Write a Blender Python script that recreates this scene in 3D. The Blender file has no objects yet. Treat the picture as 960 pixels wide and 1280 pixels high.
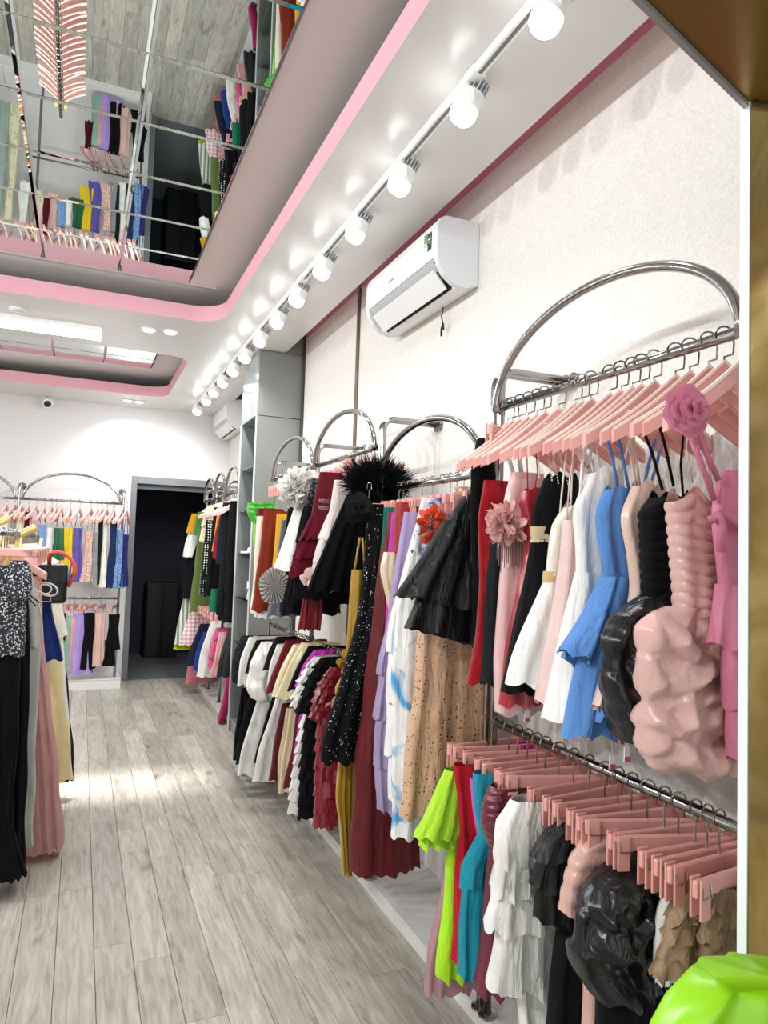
import bpy, bmesh, math, random
import numpy as np
from mathutils import Vector, Matrix

# ------------------------------------------------------------------ camera, world, exposure
SC = bpy.context.scene
COL = SC.collection
CAM_H, FPX = 1.45, 882.48
YAW, PITCH, ROLL = .40317, .055387, .032325
_cy, _sy, _cp, _sp = math.cos(YAW), math.sin(YAW), math.cos(PITCH), math.sin(PITCH)
_f = np.array([_sy * _cp, _cy * _cp, _sp]); _r = np.array([_cy, -_sy, 0.]); _u = np.cross(_r, _f)
R_right = math.cos(ROLL) * _r + math.sin(ROLL) * _u
R_up = -math.sin(ROLL) * _r + math.cos(ROLL) * _u
cam = bpy.data.cameras.new('camera'); cam.sensor_fit = 'VERTICAL'; cam.sensor_height = 36; cam.sensor_width = 27
cam.lens = FPX / 1280 * 36; cam.clip_start = .05
co = bpy.data.objects.new('camera', cam); COL.objects.link(co)
M3 = Matrix(((R_right[0], R_up[0], -_f[0]), (R_right[1], R_up[1], -_f[1]), (R_right[2], R_up[2], -_f[2])))
co.matrix_world = Matrix.Translation((0, 0, CAM_H)) @ M3.to_4x4()
SC.camera = co
SC.view_settings.view_transform = 'Standard'; SC.view_settings.look = 'None'; SC.view_settings.gamma = 1
SC.view_settings.use_curve_mapping = False
SC.view_settings.exposure = 0.26
SC.cycles.caustics_reflective = False; SC.cycles.caustics_refractive = False
SC.cycles.max_bounces = 8; SC.cycles.diffuse_bounces = 4; SC.cycles.glossy_bounces = 4; SC.cycles.transparent_max_bounces = 12
SC.cycles.sample_clamp_indirect = 6
W = bpy.data.worlds.new('world'); SC.world = W; W.use_nodes = True
W.node_tree.nodes['Background'].inputs[0].default_value = (.93, .97, 1, 1)
W.node_tree.nodes['Background'].inputs[1].default_value = 1.5
TRACK_W, LEFT_W, BATTEN_W, SPOT_W, FLOOR_BAND_W = 15.0, 52.0, 34.0, 16.0, 5.5

def at(px, py, Y):
    """the point of the plane y = Y that the photograph shows at (px, py)"""
    d = _f + R_right * (px - 480) / FPX - R_up * (py - 640) / FPX
    t = Y / d[1]
    return d[0] * t, CAM_H + d[2] * t

def lamp(name, kind, loc, power, parent=None, aim=None, color=(1, 1, 1), radius=.04, cone=2.4, size=None):
    l = bpy.data.lights.new(name, kind); l.energy = power; l.color = color
    if kind == 'SPOT': l.spot_size = cone; l.spot_blend = .6; l.shadow_soft_size = radius
    elif kind == 'AREA': l.shape = 'RECTANGLE'; l.size, l.size_y = size
    else: l.shadow_soft_size = radius
    o = bpy.data.objects.new(name, l); COL.objects.link(o)
    o.location = loc
    if aim is not None: o.rotation_euler = Vector(aim).to_track_quat('-Z', 'Y').to_euler()
    if parent: o.parent = parent
    return o

# ------------------------------------------------------------------ materials
MATS = {}
def newmat(name):
    m = bpy.data.materials.new(name); m.use_nodes = True
    return m, m.node_tree, m.node_tree.nodes['Principled BSDF']
def lin(c):
    if isinstance(c, str):
        c = tuple(int(c[i:i + 2], 16) / 255 for i in (0, 2, 4))
    return tuple((x / 12.92 if x <= .04045 else ((x + .055) / 1.055) ** 2.4) for x in c) + (1,)
def N(t, typ, **kw):
    n = t.nodes.new(typ)
    for k, v in kw.items():
        if k[0] == '_': setattr(n, k[1:], v)
        else: n.inputs[int(k[1:]) if k[0] == 'i' and k[1:].isdigit() else k].default_value = v
    return n
def ramp(t, src, a, b, p0, p1):
    r = t.nodes.new('ShaderNodeValToRGB'); e = r.color_ramp.elements
    e[0].position, e[0].color, e[1].position, e[1].color = p0, a, p1, b
    t.links.new(src, r.inputs[0]); return r
def bump(t, src, b, strength, dist=.002):
    n = t.nodes.new('ShaderNodeBump'); n.inputs['Strength'].default_value = strength; n.inputs['Distance'].default_value = dist
    t.links.new(src, n.inputs['Height']); t.links.new(n.outputs[0], b.inputs['Normal']); return n
def plain(name, c, rough=.5, metal=0, spec=.5, coat=0):
    if name in MATS: return MATS[name]
    m, t, b = newmat(name); b.inputs['Base Color'].default_value = lin(c)
    b.inputs['Roughness'].default_value = rough; b.inputs['Metallic'].default_value = metal
    b.inputs['Specular IOR Level'].default_value = spec; b.inputs['Coat Weight'].default_value = coat
    MATS[name] = m; return m
def emit(name, c, s):
    m, t, b = newmat(name); b.inputs['Base Color'].default_value = (1, 1, 1, 1)
    b.inputs['Emission Color'].default_value = lin(c); b.inputs['Emission Strength'].default_value = s
    MATS[name] = m; return m

def fab(c, kind='matte', c2=None):
    """cloth: colour, weave and gloss of each fabric"""
    key = f'{kind}_{c}_{c2}'
    if key in MATS: return MATS[key]
    m, t, b = newmat(kind + '_cloth'); L = t.links.new
    col = lin(c); tc = t.nodes.new('ShaderNodeTexCoord')
    rough = dict(satin=.26, velvet=.8, tulle=.9, organza=.45, leather=.35).get(kind, .8)
    b.inputs['Roughness'].default_value = rough
    b.inputs['Specular IOR Level'].default_value = .5 if kind in ('satin', 'organza', 'leather') else .12
    b.inputs['Sheen Weight'].default_value = (.3 if kind in ('velvet', 'satin') else .1) * min(1, .15 + 3 * sum(col[:3]))
    n = N(t, 'ShaderNodeTexNoise', Scale=9.0, Detail=3.0); L(tc.outputs['Object'], n.inputs['Vector'])
    d = tuple(x * .86 for x in col[:3]) + (1,)
    r = ramp(t, n.outputs[0], d, col, .35, .65); src = r.outputs[0]
    if kind == 'sequin':
        v = N(t, 'ShaderNodeTexVoronoi', Scale=95.0); L(tc.outputs['Object'], v.inputs['Vector'])
        k = ramp(t, v.outputs['Distance'], (1, 1, 1, 1), (0, 0, 0, 1), .28, .36)
        k2 = ramp(t, v.outputs['Color'], (0, 0, 0, 1), (1, 1, 1, 1), .50, .52)
        mu = N(t, 'ShaderNodeMath', _operation='MULTIPLY'); L(k.outputs[0], mu.inputs[0]); L(k2.outputs[0], mu.inputs[1])
        mx = N(t, 'ShaderNodeMix', _data_type='RGBA'); L(mu.outputs[0], mx.inputs[0]); L(src, mx.inputs[6]); mx.inputs[7].default_value = lin(c2 or 'caa070')
        src = mx.outputs[2]; L(mu.outputs[0], b.inputs['Metallic'])
        rr = N(t, 'ShaderNodeMapRange'); L(mu.outputs[0], rr.inputs[0]); rr.inputs[3].default_value = .6; rr.inputs[4].default_value = .25; L(rr.outputs[0], b.inputs['Roughness'])
    elif kind == 'glitter':
        v = N(t, 'ShaderNodeTexVoronoi', Scale=130.0); L(tc.outputs['Object'], v.inputs['Vector'])
        k = ramp(t, v.outputs['Distance'], (1, 1, 1, 1), (0, 0, 0, 1), .20 if c2 is None else .34, .30 if c2 is None else .46)
        k2 = ramp(t, v.outputs['Color'], (0, 0, 0, 1), (1, 1, 1, 1), .72 if c2 is None else .38, .76 if c2 is None else .44)
        mu = N(t, 'ShaderNodeMath', _operation='MULTIPLY'); L(k.outputs[0], mu.inputs[0]); L(k2.outputs[0], mu.inputs[1])
        mx = N(t, 'ShaderNodeMix', _data_type='RGBA'); L(mu.outputs[0], mx.inputs[0]); L(src, mx.inputs[6]); mx.inputs[7].default_value = lin(c2 or 'e8e8ee')
        src = mx.outputs[2]
    elif kind in ('marble', 'floral'):
        v = N(t, 'ShaderNodeTexNoise', Scale=7.0 if kind == 'marble' else 22.0, Detail=4.0, Distortion=1.2); L(tc.outputs['Object'], v.inputs['Vector'])
        k = ramp(t, v.outputs[0], (0, 0, 0, 1), (1, 1, 1, 1), .54, .64)
        mx = N(t, 'ShaderNodeMix', _data_type='RGBA'); L(k.outputs[0], mx.inputs[0]); L(src, mx.inputs[6]); mx.inputs[7].default_value = lin(c2 or '4aa0d8')
        src = mx.outputs[2]
    elif kind == 'dots':
        v = N(t, 'ShaderNodeTexVoronoi', Scale=42.0, Randomness=.15); L(tc.outputs['Object'], v.inputs['Vector'])
        k = ramp(t, v.outputs['Distance'], (1, 1, 1, 1), (0, 0, 0, 1), .26, .32)
        mx = N(t, 'ShaderNodeMix', _data_type='RGBA'); L(k.outputs[0], mx.inputs[0]); L(src, mx.inputs[6]); mx.inputs[7].default_value = lin(c2 or 'f0f0ea')
        src = mx.outputs[2]
    elif kind in ('check', 'stripe'):
        sp = t.nodes.new('ShaderNodeSeparateXYZ'); L(tc.outputs['Object'], sp.inputs[0])
        def band(o, f):
            a = N(t, 'ShaderNodeMath', _operation='MULTIPLY'); a.inputs[1].default_value = f; L(sp.outputs[o], a.inputs[0])
            s = N(t, 'ShaderNodeMath', _operation='SINE'); L(a.outputs[0], s.inputs[0])
            g = N(t, 'ShaderNodeMath', _operation='GREATER_THAN'); g.inputs[1].default_value = 0; L(s.outputs[0], g.inputs[0]); return g
        g = band(0, 160.0)
        if kind == 'check':
            g2 = band(2, 160.0); a = N(t, 'ShaderNodeMath', _operation='ADD'); L(g.outputs[0], a.inputs[0]); L(g2.outputs[0], a.inputs[1])
            g = N(t, 'ShaderNodeMath', _operation='MULTIPLY'); g.inputs[1].default_value = .5; L(a.outputs[0], g.inputs[0])
        mx = N(t, 'ShaderNodeMix', _data_type='RGBA'); L(g.outputs[0], mx.inputs[0]); L(src, mx.inputs[6]); mx.inputs[7].default_value = lin(c2 or 'ffffff')
        src = mx.outputs[2]
    elif kind == 'lace':
        v = N(t, 'ShaderNodeTexVoronoi', Scale=70.0); L(tc.outputs['Object'], v.inputs['Vector'])
        k = ramp(t, v.outputs['Distance'], lin(c2 or 'ffffff'), (col[0] * .7, col[1] * .7, col[2] * .7, 1), .25, .6); src = k.outputs[0]
    L(src, b.inputs['Base Color'])
    w = N(t, 'ShaderNodeTexNoise', Scale=(60.0 if kind in ('satin', 'organza') else 350.0), Detail=2.0); L(tc.outputs['Object'], w.inputs['Vector'])
    mp = t.nodes.new('ShaderNodeMapping'); mp.inputs['Scale'].default_value = (1, 1, .22); L(tc.outputs['Object'], mp.inputs[0])
    cr = N(t, 'ShaderNodeTexNoise', Scale=26.0, Detail=3.0, Distortion=.7); L(mp.outputs[0], cr.inputs['Vector'])
    b1 = bump(t, cr.outputs[0], b, .22 if kind in ('satin', 'leather') else .5, .03)
    b2 = bump(t, w.outputs[0], b, .12 if kind in ('satin', 'organza') else .3, .0015); L(b1.outputs[0], b2.inputs['Normal'])
    if kind in ('tulle', 'organza'):
        tr = N(t, 'ShaderNodeBsdfTranslucent'); L(src, tr.inputs[0]); ms = t.nodes.new('ShaderNodeMixShader'); ms.inputs[0].default_value = .25
        L(b.outputs[0], ms.inputs[1]); L(tr.outputs[0], ms.inputs[2]); L(ms.outputs[0], t.nodes['Material Output'].inputs[0])
    MATS[key] = m; return m

CHROME = plain('chrome', 'a3a2a0', .16, 1)
PINK = plain('pink_hanger_plastic', 'e6a79e', .36)
CREAM = plain('cream_hanger_edge', 'fbe3d6', .4)
WHITEP = plain('white_plastic', 'f2f2f0', .35)
BLACKP = plain('black_plastic', '17181a', .4)
GREYC = plain('grey_cabinet_laminate', '7f837f', .16, 0, .6)
GOLDROD = plain('pale_gold_rod', 'd8c078', .35, .3)
DARKBROWN = plain('brown_metal_trim', '6e5c4c', .3, .7)

def wallpaper():
    m, t, b = newmat('embossed_wallpaper'); tc = t.nodes.new('ShaderNodeTexCoord')
    n = N(t, 'ShaderNodeTexNoise', Scale=60.0, Detail=4.0, Distortion=2.5); t.links.new(tc.outputs['Object'], n.inputs['Vector'])
    r = ramp(t, n.outputs[0], lin('e2ded6'), lin('eeebe4'), .4, .6); t.links.new(r.outputs[0], b.inputs['Base Color'])
    b.inputs['Roughness'].default_value = .75
    n2 = N(t, 'ShaderNodeTexNoise', Scale=70.0, Detail=3.0, Distortion=1.5); t.links.new(tc.outputs['Object'], n2.inputs['Vector'])
    bump(t, n2.outputs[0], b, .5, .004); return m
WALLP = wallpaper()
PAINT = plain('white_wall_paint', 'e4e1e0', .7)
CEILW = plain('satin_white_ceiling', 'dfdddb', .27, 0, .5)
CEILUP = plain('upper_ceiling_paint', 'f3efed', .6)
PINKP = plain('pink_lip_paint', 'f8bcc9', .55)
FRAMEG = plain('grey_door_frame_paint', '74777a', .35)
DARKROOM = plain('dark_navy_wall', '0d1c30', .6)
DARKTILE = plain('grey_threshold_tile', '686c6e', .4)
MIRROR = plain('ceiling_mirror', 'd4dcda', .0, 1)
PLINTHM = plain('white_glossy_tile', 'dedddb', .12, 0, .5)

def wood():
    m, t, b = newmat('grey_oak_laminate'); L = t.links.new
    tc = t.nodes.new('ShaderNodeTexCoord'); oi = t.nodes.new('ShaderNodeObjectInfo')
    mp = t.nodes.new('ShaderNodeMapping'); mp.inputs['Scale'].default_value = (1, .09, 1)
    ad = N(t, 'ShaderNodeVectorMath', _operation='MULTIPLY_ADD'); ad.inputs[1].default_value = (37, 91, 13)
    L(oi.outputs['Random'], ad.inputs[0]); L(tc.outputs['Object'], ad.inputs[2]); L(ad.outputs[0], mp.inputs[0])
    n = N(t, 'ShaderNodeTexNoise', Scale=42.0, Detail=6.0, Roughness=.62, Distortion=1.2); L(mp.outputs[0], n.inputs['Vector'])
    r = ramp(t, n.outputs[0], lin('8f887c'), lin('c3bdb1'), .28, .68)
    mp2 = t.nodes.new('ShaderNodeMapping'); mp2.inputs['Scale'].default_value = (1, .35, 1); L(ad.outputs[0], mp2.inputs[0])
    k = N(t, 'ShaderNodeTexNoise', Scale=7.0, Detail=2.0, Distortion=.8); L(mp2.outputs[0], k.inputs['Vector'])
    kr = ramp(t, k.outputs[0], (1, 1, 1, 1), lin('a09a92'), .66, .76)
    mx = N(t, 'ShaderNodeMix', _data_type='RGBA', _blend_type='MULTIPLY'); mx.inputs[0].default_value = .8
    L(r.outputs[0], mx.inputs[6]); L(kr.outputs[0], mx.inputs[7])
    hv = N(t, 'ShaderNodeHueSaturation'); vr = N(t, 'ShaderNodeMapRange'); vr.inputs[3].default_value = .78; vr.inputs[4].default_value = 1.06
    L(oi.outputs['Random'], vr.inputs[0]); L(vr.outputs[0], hv.inputs['Value']); L(mx.outputs[2], hv.inputs['Color'])
    L(hv.outputs[0], b.inputs['Base Color']); b.inputs['Roughness'].default_value = .30; b.inputs['Specular IOR Level'].default_value = .45
    bump(t, n.outputs[0], b, .12, .001); return m
WOOD = wood()
def goldmat():
    m, t, b = newmat('gold_mirror_steel'); tc = t.nodes.new('ShaderNodeTexCoord')
    n = N(t, 'ShaderNodeTexNoise', Scale=6.0, Detail=5.0, Distortion=2.0); t.links.new(tc.outputs['Object'], n.inputs['Vector'])
    r = ramp(t, n.outputs[0], lin('98824a'), lin('bfa970'), .35, .65); t.links.new(r.outputs[0], b.inputs['Base Color'])
    b.inputs['Metallic'].default_value = 1; b.inputs['Roughness'].default_value = .09; return m
GOLD = goldmat()
def glassmat():
    m, t, b = newmat('clear_shelf_glass'); b.inputs['Base Color'].default_value = (.85, .95, .92, 1)
    b.inputs['Transmission Weight'].default_value = 1; b.inputs['Roughness'].default_value = .02; return m
GLASS = glassmat()

# ------------------------------------------------------------------ mesh helpers
def link(o, parent=None):
    COL.objects.link(o)
    if parent: o.parent = parent
    return o
def mesh_obj(name, verts, faces, mat, parent=None, loc=None, smooth=False, kind=None):
    me = bpy.data.meshes.new(name); me.from_pydata([tuple(map(float, v)) for v in verts], [], faces); me.validate()
    for m in (mat if isinstance(mat, (list, tuple)) else [mat]): me.materials.append(m)
    if smooth: me.shade_smooth()
    o = bpy.data.objects.new(name, me)
    if loc is not None: o.location = loc
    if kind: o['kind'] = kind
    return link(o, parent)
def tag(o, label, cat, group=None):
    o['label'] = label; o['category'] = cat
    if group: o['group'] = group
    return o
def thing(name, loc, label, cat, group=None, rz=0):
    o = bpy.data.objects.new(name, None); o.empty_display_size = .05
    o.location = loc; o.rotation_euler = (0, 0, rz); link(o); return tag(o, label, cat, group)
class MB:
    """collects boxes and tubes; build() links them as one mesh object"""
    def __init__(s): s.v = []; s.f = []
    def add(s, vs, fs):
        k = len(s.v); s.v += [tuple(v) for v in vs]; s.f += [tuple(i + k for i in f) for f in fs]; return s
    def box(s, a, b, bev=0):
        bm = bmesh.new(); bmesh.ops.create_cube(bm, size=1)
        a, b = np.array(a, float), np.array(b, float)
        for v in bm.verts: v.co = Vector((a + b) / 2 + np.array(v.co) * (b - a))
        if bev: bmesh.ops.bevel(bm, geom=bm.edges[:], offset=bev, segments=2, profile=.5, affect='EDGES')
        bm.verts.index_update(); s.add([v.co[:] for v in bm.verts], [[v.index for v in f.verts] for f in bm.faces]); bm.free(); return s
    def tube(s, pts, r, n=8, cap=True):
        P = [Vector(p) for p in pts]; rs = r if isinstance(r, (list, tuple)) else [r] * len(P)
        vs, fs = [], []; prev = None
        for i, p in enumerate(P):
            d = (P[min(i + 1, len(P) - 1)] - P[max(i - 1, 0)]).normalized()
            if prev is None: x = d.orthogonal().normalized()
            else:
                x = prev - d * prev.dot(d); x = x.normalized() if x.length > 1e-6 else d.orthogonal().normalized()
            prev = x; y = d.cross(x)
            for k in range(n):
                a = 2 * math.pi * k / n; vs.append(p + (x * math.cos(a) + y * math.sin(a)) * rs[i])
        for i in range(len(P) - 1):
            for k in range(n):
                k2 = (k + 1) % n; fs.append((i * n + k, i * n + k2, (i + 1) * n + k2, (i + 1) * n + k))
        if cap: fs += [tuple(range(n - 1, -1, -1)), tuple((len(P) - 1) * n + k for k in range(n))]
        return s.add([v[:] for v in vs], fs)
    def lathe(s, prof, c, axis=(0, 0, 1), n=20):
        q = Vector((0, 0, 1)).rotation_difference(Vector(axis)); vs, fs = [], []
        for (r, z) in prof:
            for k in range(n):
                a = 2 * math.pi * k / n; vs.append(Vector(c) + q @ Vector((r * math.cos(a), r * math.sin(a), z)))
        for i in range(len(prof) - 1):
            for k in range(n):
                k2 = (k + 1) % n; fs.append((i * n + k, i * n + k2, (i + 1) * n + k2, (i + 1) * n + k))
        fs += [tuple(range(n - 1, -1, -1)), tuple((len(prof) - 1) * n + k for k in range(n))]
        return s.add([v[:] for v in vs], fs)
    def build(s, name, mat, parent=None, off=(0, 0, 0), smooth=False, kind=None):
        return mesh_obj(name, [(v[0] - off[0], v[1] - off[1], v[2] - off[2]) for v in s.v], s.f, mat, parent, None, smooth, kind)
def struct(o): o['kind'] = 'structure'; return o
def arc(c, r, a0, a1, n, ax1, ax2):
    return [tuple(Vector(c) + Vector(ax1) * r * math.cos(a0 + (a1 - a0) * i / n) + Vector(ax2) * r * math.sin(a0 + (a1 - a0) * i / n)) for i in range(n + 1)]

# ------------------------------------------------------------------ the room
XW, YF, XL = 1.48, 8.0, -2.45
random.seed(4)
floor = struct(MB().box((XL, -1.2, -.06), (XW + .1, YF, -.012)).build('floor', plain('floor_joint', '57534e', .6)))
pitch, x0 = .1255, .1165
for i in range(-19, 9):
    xa = x0 + i * pitch
    y = .6 - random.random() * 1.2
    while y < YF:
        y2 = min(y + 1.21, YF)
        if y2 > .5 and y2 - y > .05:
            ya = max(y, .4)
            cx, cyy = xa + pitch / 2, (ya + y2) / 2
            bm = MB(); hx, hy = pitch / 2 - .0008, (y2 - ya) / 2 - .0008
            bm.add([(-hx, -hy, -.012), (hx, -hy, -.012), (hx, hy, -.012), (-hx, hy, -.012),
                    (-hx, -hy, -.0012), (hx, -hy, -.0012), (hx, hy, -.0012), (-hx, hy, -.0012),
                    (-hx + .0015, -hy + .0015, 0), (hx - .0015, -hy + .0015, 0), (hx - .0015, hy - .0015, 0), (-hx + .0015, hy - .0015, 0)],
                   [(0, 1, 5, 4), (1, 2, 6, 5), (2, 3, 7, 6), (3, 0, 4, 7), (4, 5, 9, 8), (5, 6, 10, 9), (6, 7, 11, 10), (7, 4, 8, 11), (8, 9, 10, 11)])
            p = bm.build('plank', WOOD, floor); p.location = (cx, cyy, 0)
        y = y2 + .0
wr = struct(MB().box((XW, -1.2, -.06), (XW + .1, YF + 2, 3.35)).build('wall_right', WALLP))
struct(MB().box((XL - .1, -1.2, -.06), (XL, YF + .1, 3.35)).build('wall_left', PAINT))
DX0, DX1, DZ = .52, 1.43, 2.09
wb = MB().box((XL, YF, -.06), (DX0 - .05, YF + .1, 3.35)).box((DX0 - .05, YF, DZ + .07), (XW, YF + .1, 3.35)).build('wall_back', PAINT); struct(wb)
dfr = struct(MB().box((.463, YF - .02, 0), (DX0, YF + .12, DZ + .08), .004).box((DX1, YF - .02, 0), (XW - .001, YF + .12, DZ + .08), .004)
             .box((DX0, YF - .02, DZ), (DX1, YF + .12, DZ + .08), .004).build('door_1', FRAMEG))
struct(MB().box((DX0, YF + .09, DZ - .05), (DX1, YF + .118, DZ), .003).build('trim_1', FRAMEG))
# the dark stock room behind the doorway
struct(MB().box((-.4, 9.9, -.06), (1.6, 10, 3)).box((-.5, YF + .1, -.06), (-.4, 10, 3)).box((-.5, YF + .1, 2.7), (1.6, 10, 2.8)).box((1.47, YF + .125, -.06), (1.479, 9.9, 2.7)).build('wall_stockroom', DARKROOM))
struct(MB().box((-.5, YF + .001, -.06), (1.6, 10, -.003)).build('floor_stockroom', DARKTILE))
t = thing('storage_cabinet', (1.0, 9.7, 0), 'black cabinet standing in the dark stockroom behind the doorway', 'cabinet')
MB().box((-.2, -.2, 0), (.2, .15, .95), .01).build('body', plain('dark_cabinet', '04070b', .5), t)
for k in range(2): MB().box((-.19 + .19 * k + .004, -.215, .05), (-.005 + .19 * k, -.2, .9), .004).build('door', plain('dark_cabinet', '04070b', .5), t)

# ceilings: lower plate with two rounded openings, upper plate, pink lips
def rrect(x0, y0, x1, y1, r, n=8):
    pts = []
    for cx, cyy, a in ((x1 - r, y1 - r, 0), (x0 + r, y1 - r, 90), (x0 + r, y0 + r, 180), (x1 - r, y0 + r, 270)):
        for i in range(n + 1):
            b = math.radians(a + 90 * i / n); pts.append((cx + r * math.cos(b), cyy + r * math.sin(b)))
    return pts
def plate(name, outer, holes, z0, z1, mats):
    cu = bpy.data.curves.new(name, 'CURVE'); cu.dimensions = '2D'; cu.fill_mode = 'BOTH'; cu.extrude = (z1 - z0) / 2
    for pts in [outer] + holes:
        sp = cu.splines.new('POLY'); sp.points.add(len(pts) - 1); sp.use_cyclic_u = True
        for p, q in zip(sp.points, pts): p.co = (q[0], q[1], 0, 1)
    tmp = bpy.data.objects.new('tmp', cu); COL.objects.link(tmp)
    bpy.context.view_layer.update()
    me = bpy.data.meshes.new_from_object(tmp.evaluated_get(bpy.context.evaluated_depsgraph_get()))
    bpy.data.objects.remove(tmp); bpy.data.curves.remove(cu)
    me.materials.clear()
    for m in mats: me.materials.append(m)
    for v in me.vertices: v.co.z += (z0 + z1) / 2
    for p in me.polygons:
        p.use_smooth = False; p.material_index = 0 if abs(p.normal.z) > .5 else 1
    o = bpy.data.objects.new(name, me); link(o); return struct(o)
plate('ceiling', [(XL, -.6), (1.335, -.6), (1.335, YF), (XL, YF)],
      [rrect(-1.95, .5, .775, 4.67, .2), rrect(-1.95, 5.62, .71, 7.32, .2)], 2.91, 3.01, [CEILW, PINKP])
struct(MB().box((XL, -.6, 3.12), (XW, YF, 3.2)).build('ceiling_upper', CEILUP))
cl = struct(MB().box((-1.72, 1.1, 3.105), (.55, 4.48, 3.12)).box((-1.72, 6.2, 3.105), (.53, 6.86, 3.12)).build('ceiling_mirror_backing', plain('mirror_backing', 'b8a8a4', .5), None))
def mirror_panel(x, y, w, h, tiltx, tilty):
    b = .011; zt = .0; zb = .022
    vs = [(0, 0, zb), (w, 0, zb), (w, h, zb), (0, h, zb), (0, 0, .006), (w, 0, .006), (w, h, .006), (0, h, .006),
          (b, b, zt), (w - b, b, zt), (w - b, h - b, zt), (b, h - b, zt)]
    fs = [(0, 4, 5, 1), (1, 5, 6, 2), (2, 6, 7, 3), (3, 7, 4, 0), (4, 8, 9, 5), (5, 9, 10, 6), (6, 10, 11, 7), (7, 11, 8, 4), (8, 11, 10, 9)]
    vs = [(v[0] - w / 2, v[1] - h / 2, v[2]) for v in vs]
    o = mesh_obj('mirror_panel', vs, fs, MIRROR, cl, (x + w / 2, y + h / 2, 3.055 + .02)); o.rotation_euler = (tiltx, tilty, 0)
random.seed(11)
for i in range(5):
    for j in range(8):
        mirror_panel(.54 - .413 * (i + 1), 4.47 - .412 * (j + 1), .411, .410, random.uniform(-.003, .003), random.uniform(-.003, .003))
for i in range(5):
    for j in range(2): mirror_panel(.52 - .413 * (i + 1), 6.84 - .33 * (j + 1), .411, .328, 0, 0)
# wall trims
struct(MB().box((XW - .012, 3.925, .1), (XW, 3.96, 3.1), .003).build('trim_2', DARKBROWN))
struct(MB().box((XW - .006, -.6, 3.03), (XW, 5.05, 3.12)).build('wall_top_band', plain('pink_slot_band', 'd98a9c', .6)))  # pink band along the top of the right wall
struct(MB().box((XW - .015, 5.06, .1), (XW, 5.095, 3.1), .003).build('trim_3', plain('dark_brown_trim', '3d322c', .4)))
# shop front: gold clad door jamb and head
o = struct(MB().box((.667, -.7, 0), (.86, .55, 2.6)).build('door_2', GOLD))
struct(MB().box((.6655, .55, 0), (.86, .562, 1.969)).build('trim_4', plain('white_edge_strip', 'f0f4f4', .3)))
hd = np.array([-.957, -.289]); c0 = np.array([.667, .552]); e1 = c0 + hd * 2.6
vs = [(*c0, 1.969), (*e1, 1.969), (e1[0] + .5, e1[1] - 1.0, 1.969), (.86, -.8, 1.969), (.86, .552, 1.969)]
vs += [(v[0], v[1], 2.6) for v in vs]
struct(mesh_obj('wall_front_head', vs, [(4, 3, 2, 1, 0), (5, 6, 7, 8, 9), (0, 1, 6, 5), (1, 2, 7, 6), (2, 3, 8, 7), (3, 4, 9, 8), (4, 0, 5, 9)], plain('bronze_gold_panel', '8a6d38', .3, .7)))
nrm = np.array([-hd[1], hd[0]]) * -1
vs = [(*(c0 + nrm * d + hd * s), z) for d in (.0, .006) for s in (0, 2.6) for z in (1.964, 2.6)]
struct(mesh_obj('trim_5', vs, [(0, 2, 3, 1), (4, 5, 7, 6), (0, 1, 5, 4), (2, 6, 7, 3), (0, 4, 6, 2), (1, 3, 7, 5)], plain('grey_edge_strip', 'a8a49c', .4)))

# plinths
def plinth(name, a, b, label, joints):
    t = thing(name, ((a[0] + b[0]) / 2, (a[1] + b[1]) / 2, 0), label, 'plinth')
    cx, cyy = t.location[0], t.location[1]
    MB().box((a[0] - cx + .006, a[1] - cyy + .006, 0), (b[0] - cx, b[1] - cyy, b[2] - .012)).build('base', plain('plinth_side', 'e2e0dc', .3), t)
    L = b[joints[0]] - a[joints[0]]; n = joints[1]
    for k in range(n):
        aa, bb = [a[0], a[1]], [b[0], b[1]]
        aa[joints[0]] = a[joints[0]] + L * k / n + .001; bb[joints[0]] = a[joints[0]] + L * (k + 1) / n - .001
        MB().box((aa[0] - cx, aa[1] - cyy, b[2] - .012), (bb[0] - cx, bb[1] - cyy, b[2]), .002).build('top_tile', PLINTHM, t)
plinth('display_plinth', (1.19, .6, 0), (1.478, 5.05, .06), 'long low white tiled plinth under the racks on the right wall', (1, 6))
plinth('display_plinth', (1.16, 5.7, 0), (1.478, 7.4, .06), 'short white lit plinth under the racks beyond the grey column', (1, 3))
plinth('display_plinth', (-2.3, 7.56, 0), (.43, 7.995, .1), 'white plinth under the rack on the far wall', (0, 4))

# grey column with open glass shelves
t = thing('display_column', (1.31, 5.385, 0), 'tall grey laminate column with glass shelves in its aisle side', 'cabinet')
def cb(name, a, b, m, bev=.002): return MB().box((a[0] - 1.31, a[1] - 5.385, a[2]), (b[0] - 1.31, b[1] - 5.385, b[2]), bev).build(name, m, t)
cb('side_panel', (1.14, 5.1, 0), (1.478, 5.128, 2.415), GREYC); cb('side_panel', (1.14, 5.1, 2.42), (1.478, 5.128, 2.905), GREYC)
cb('side_panel', (1.14, 5.64, 0), (1.478, 5.668, 2.42), GREYC); cb('back_panel', (1.45, 5.13, 0), (1.476, 5.638, 2.42), GREYC)
cb('top_box', (1.14, 5.13, 2.422), (1.478, 5.668, 2.905), plain('marbled_grey_panel', '9aa3a3', .2)); cb('base_board', (1.15, 5.13, 0), (1.45, 5.638, .1), GREYC)
cb('column_cap', (1.345, 5.1, 2.907), (1.478, 5.668, 3.11), GREYC)
for z in (2.05, 1.72, 1.39, 1.05, .7, .4): cb('shelf', (1.15, 5.131, z), (1.448, 5.637, z + .008), GLASS, .001)
for s in (5.115, 5.654): cb('edge_strip', (1.134, s - .014, .0), (1.14, s + .014, 2.42), plain('pale_edge_strip', 'c8ccc8', .3), .001)
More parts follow.
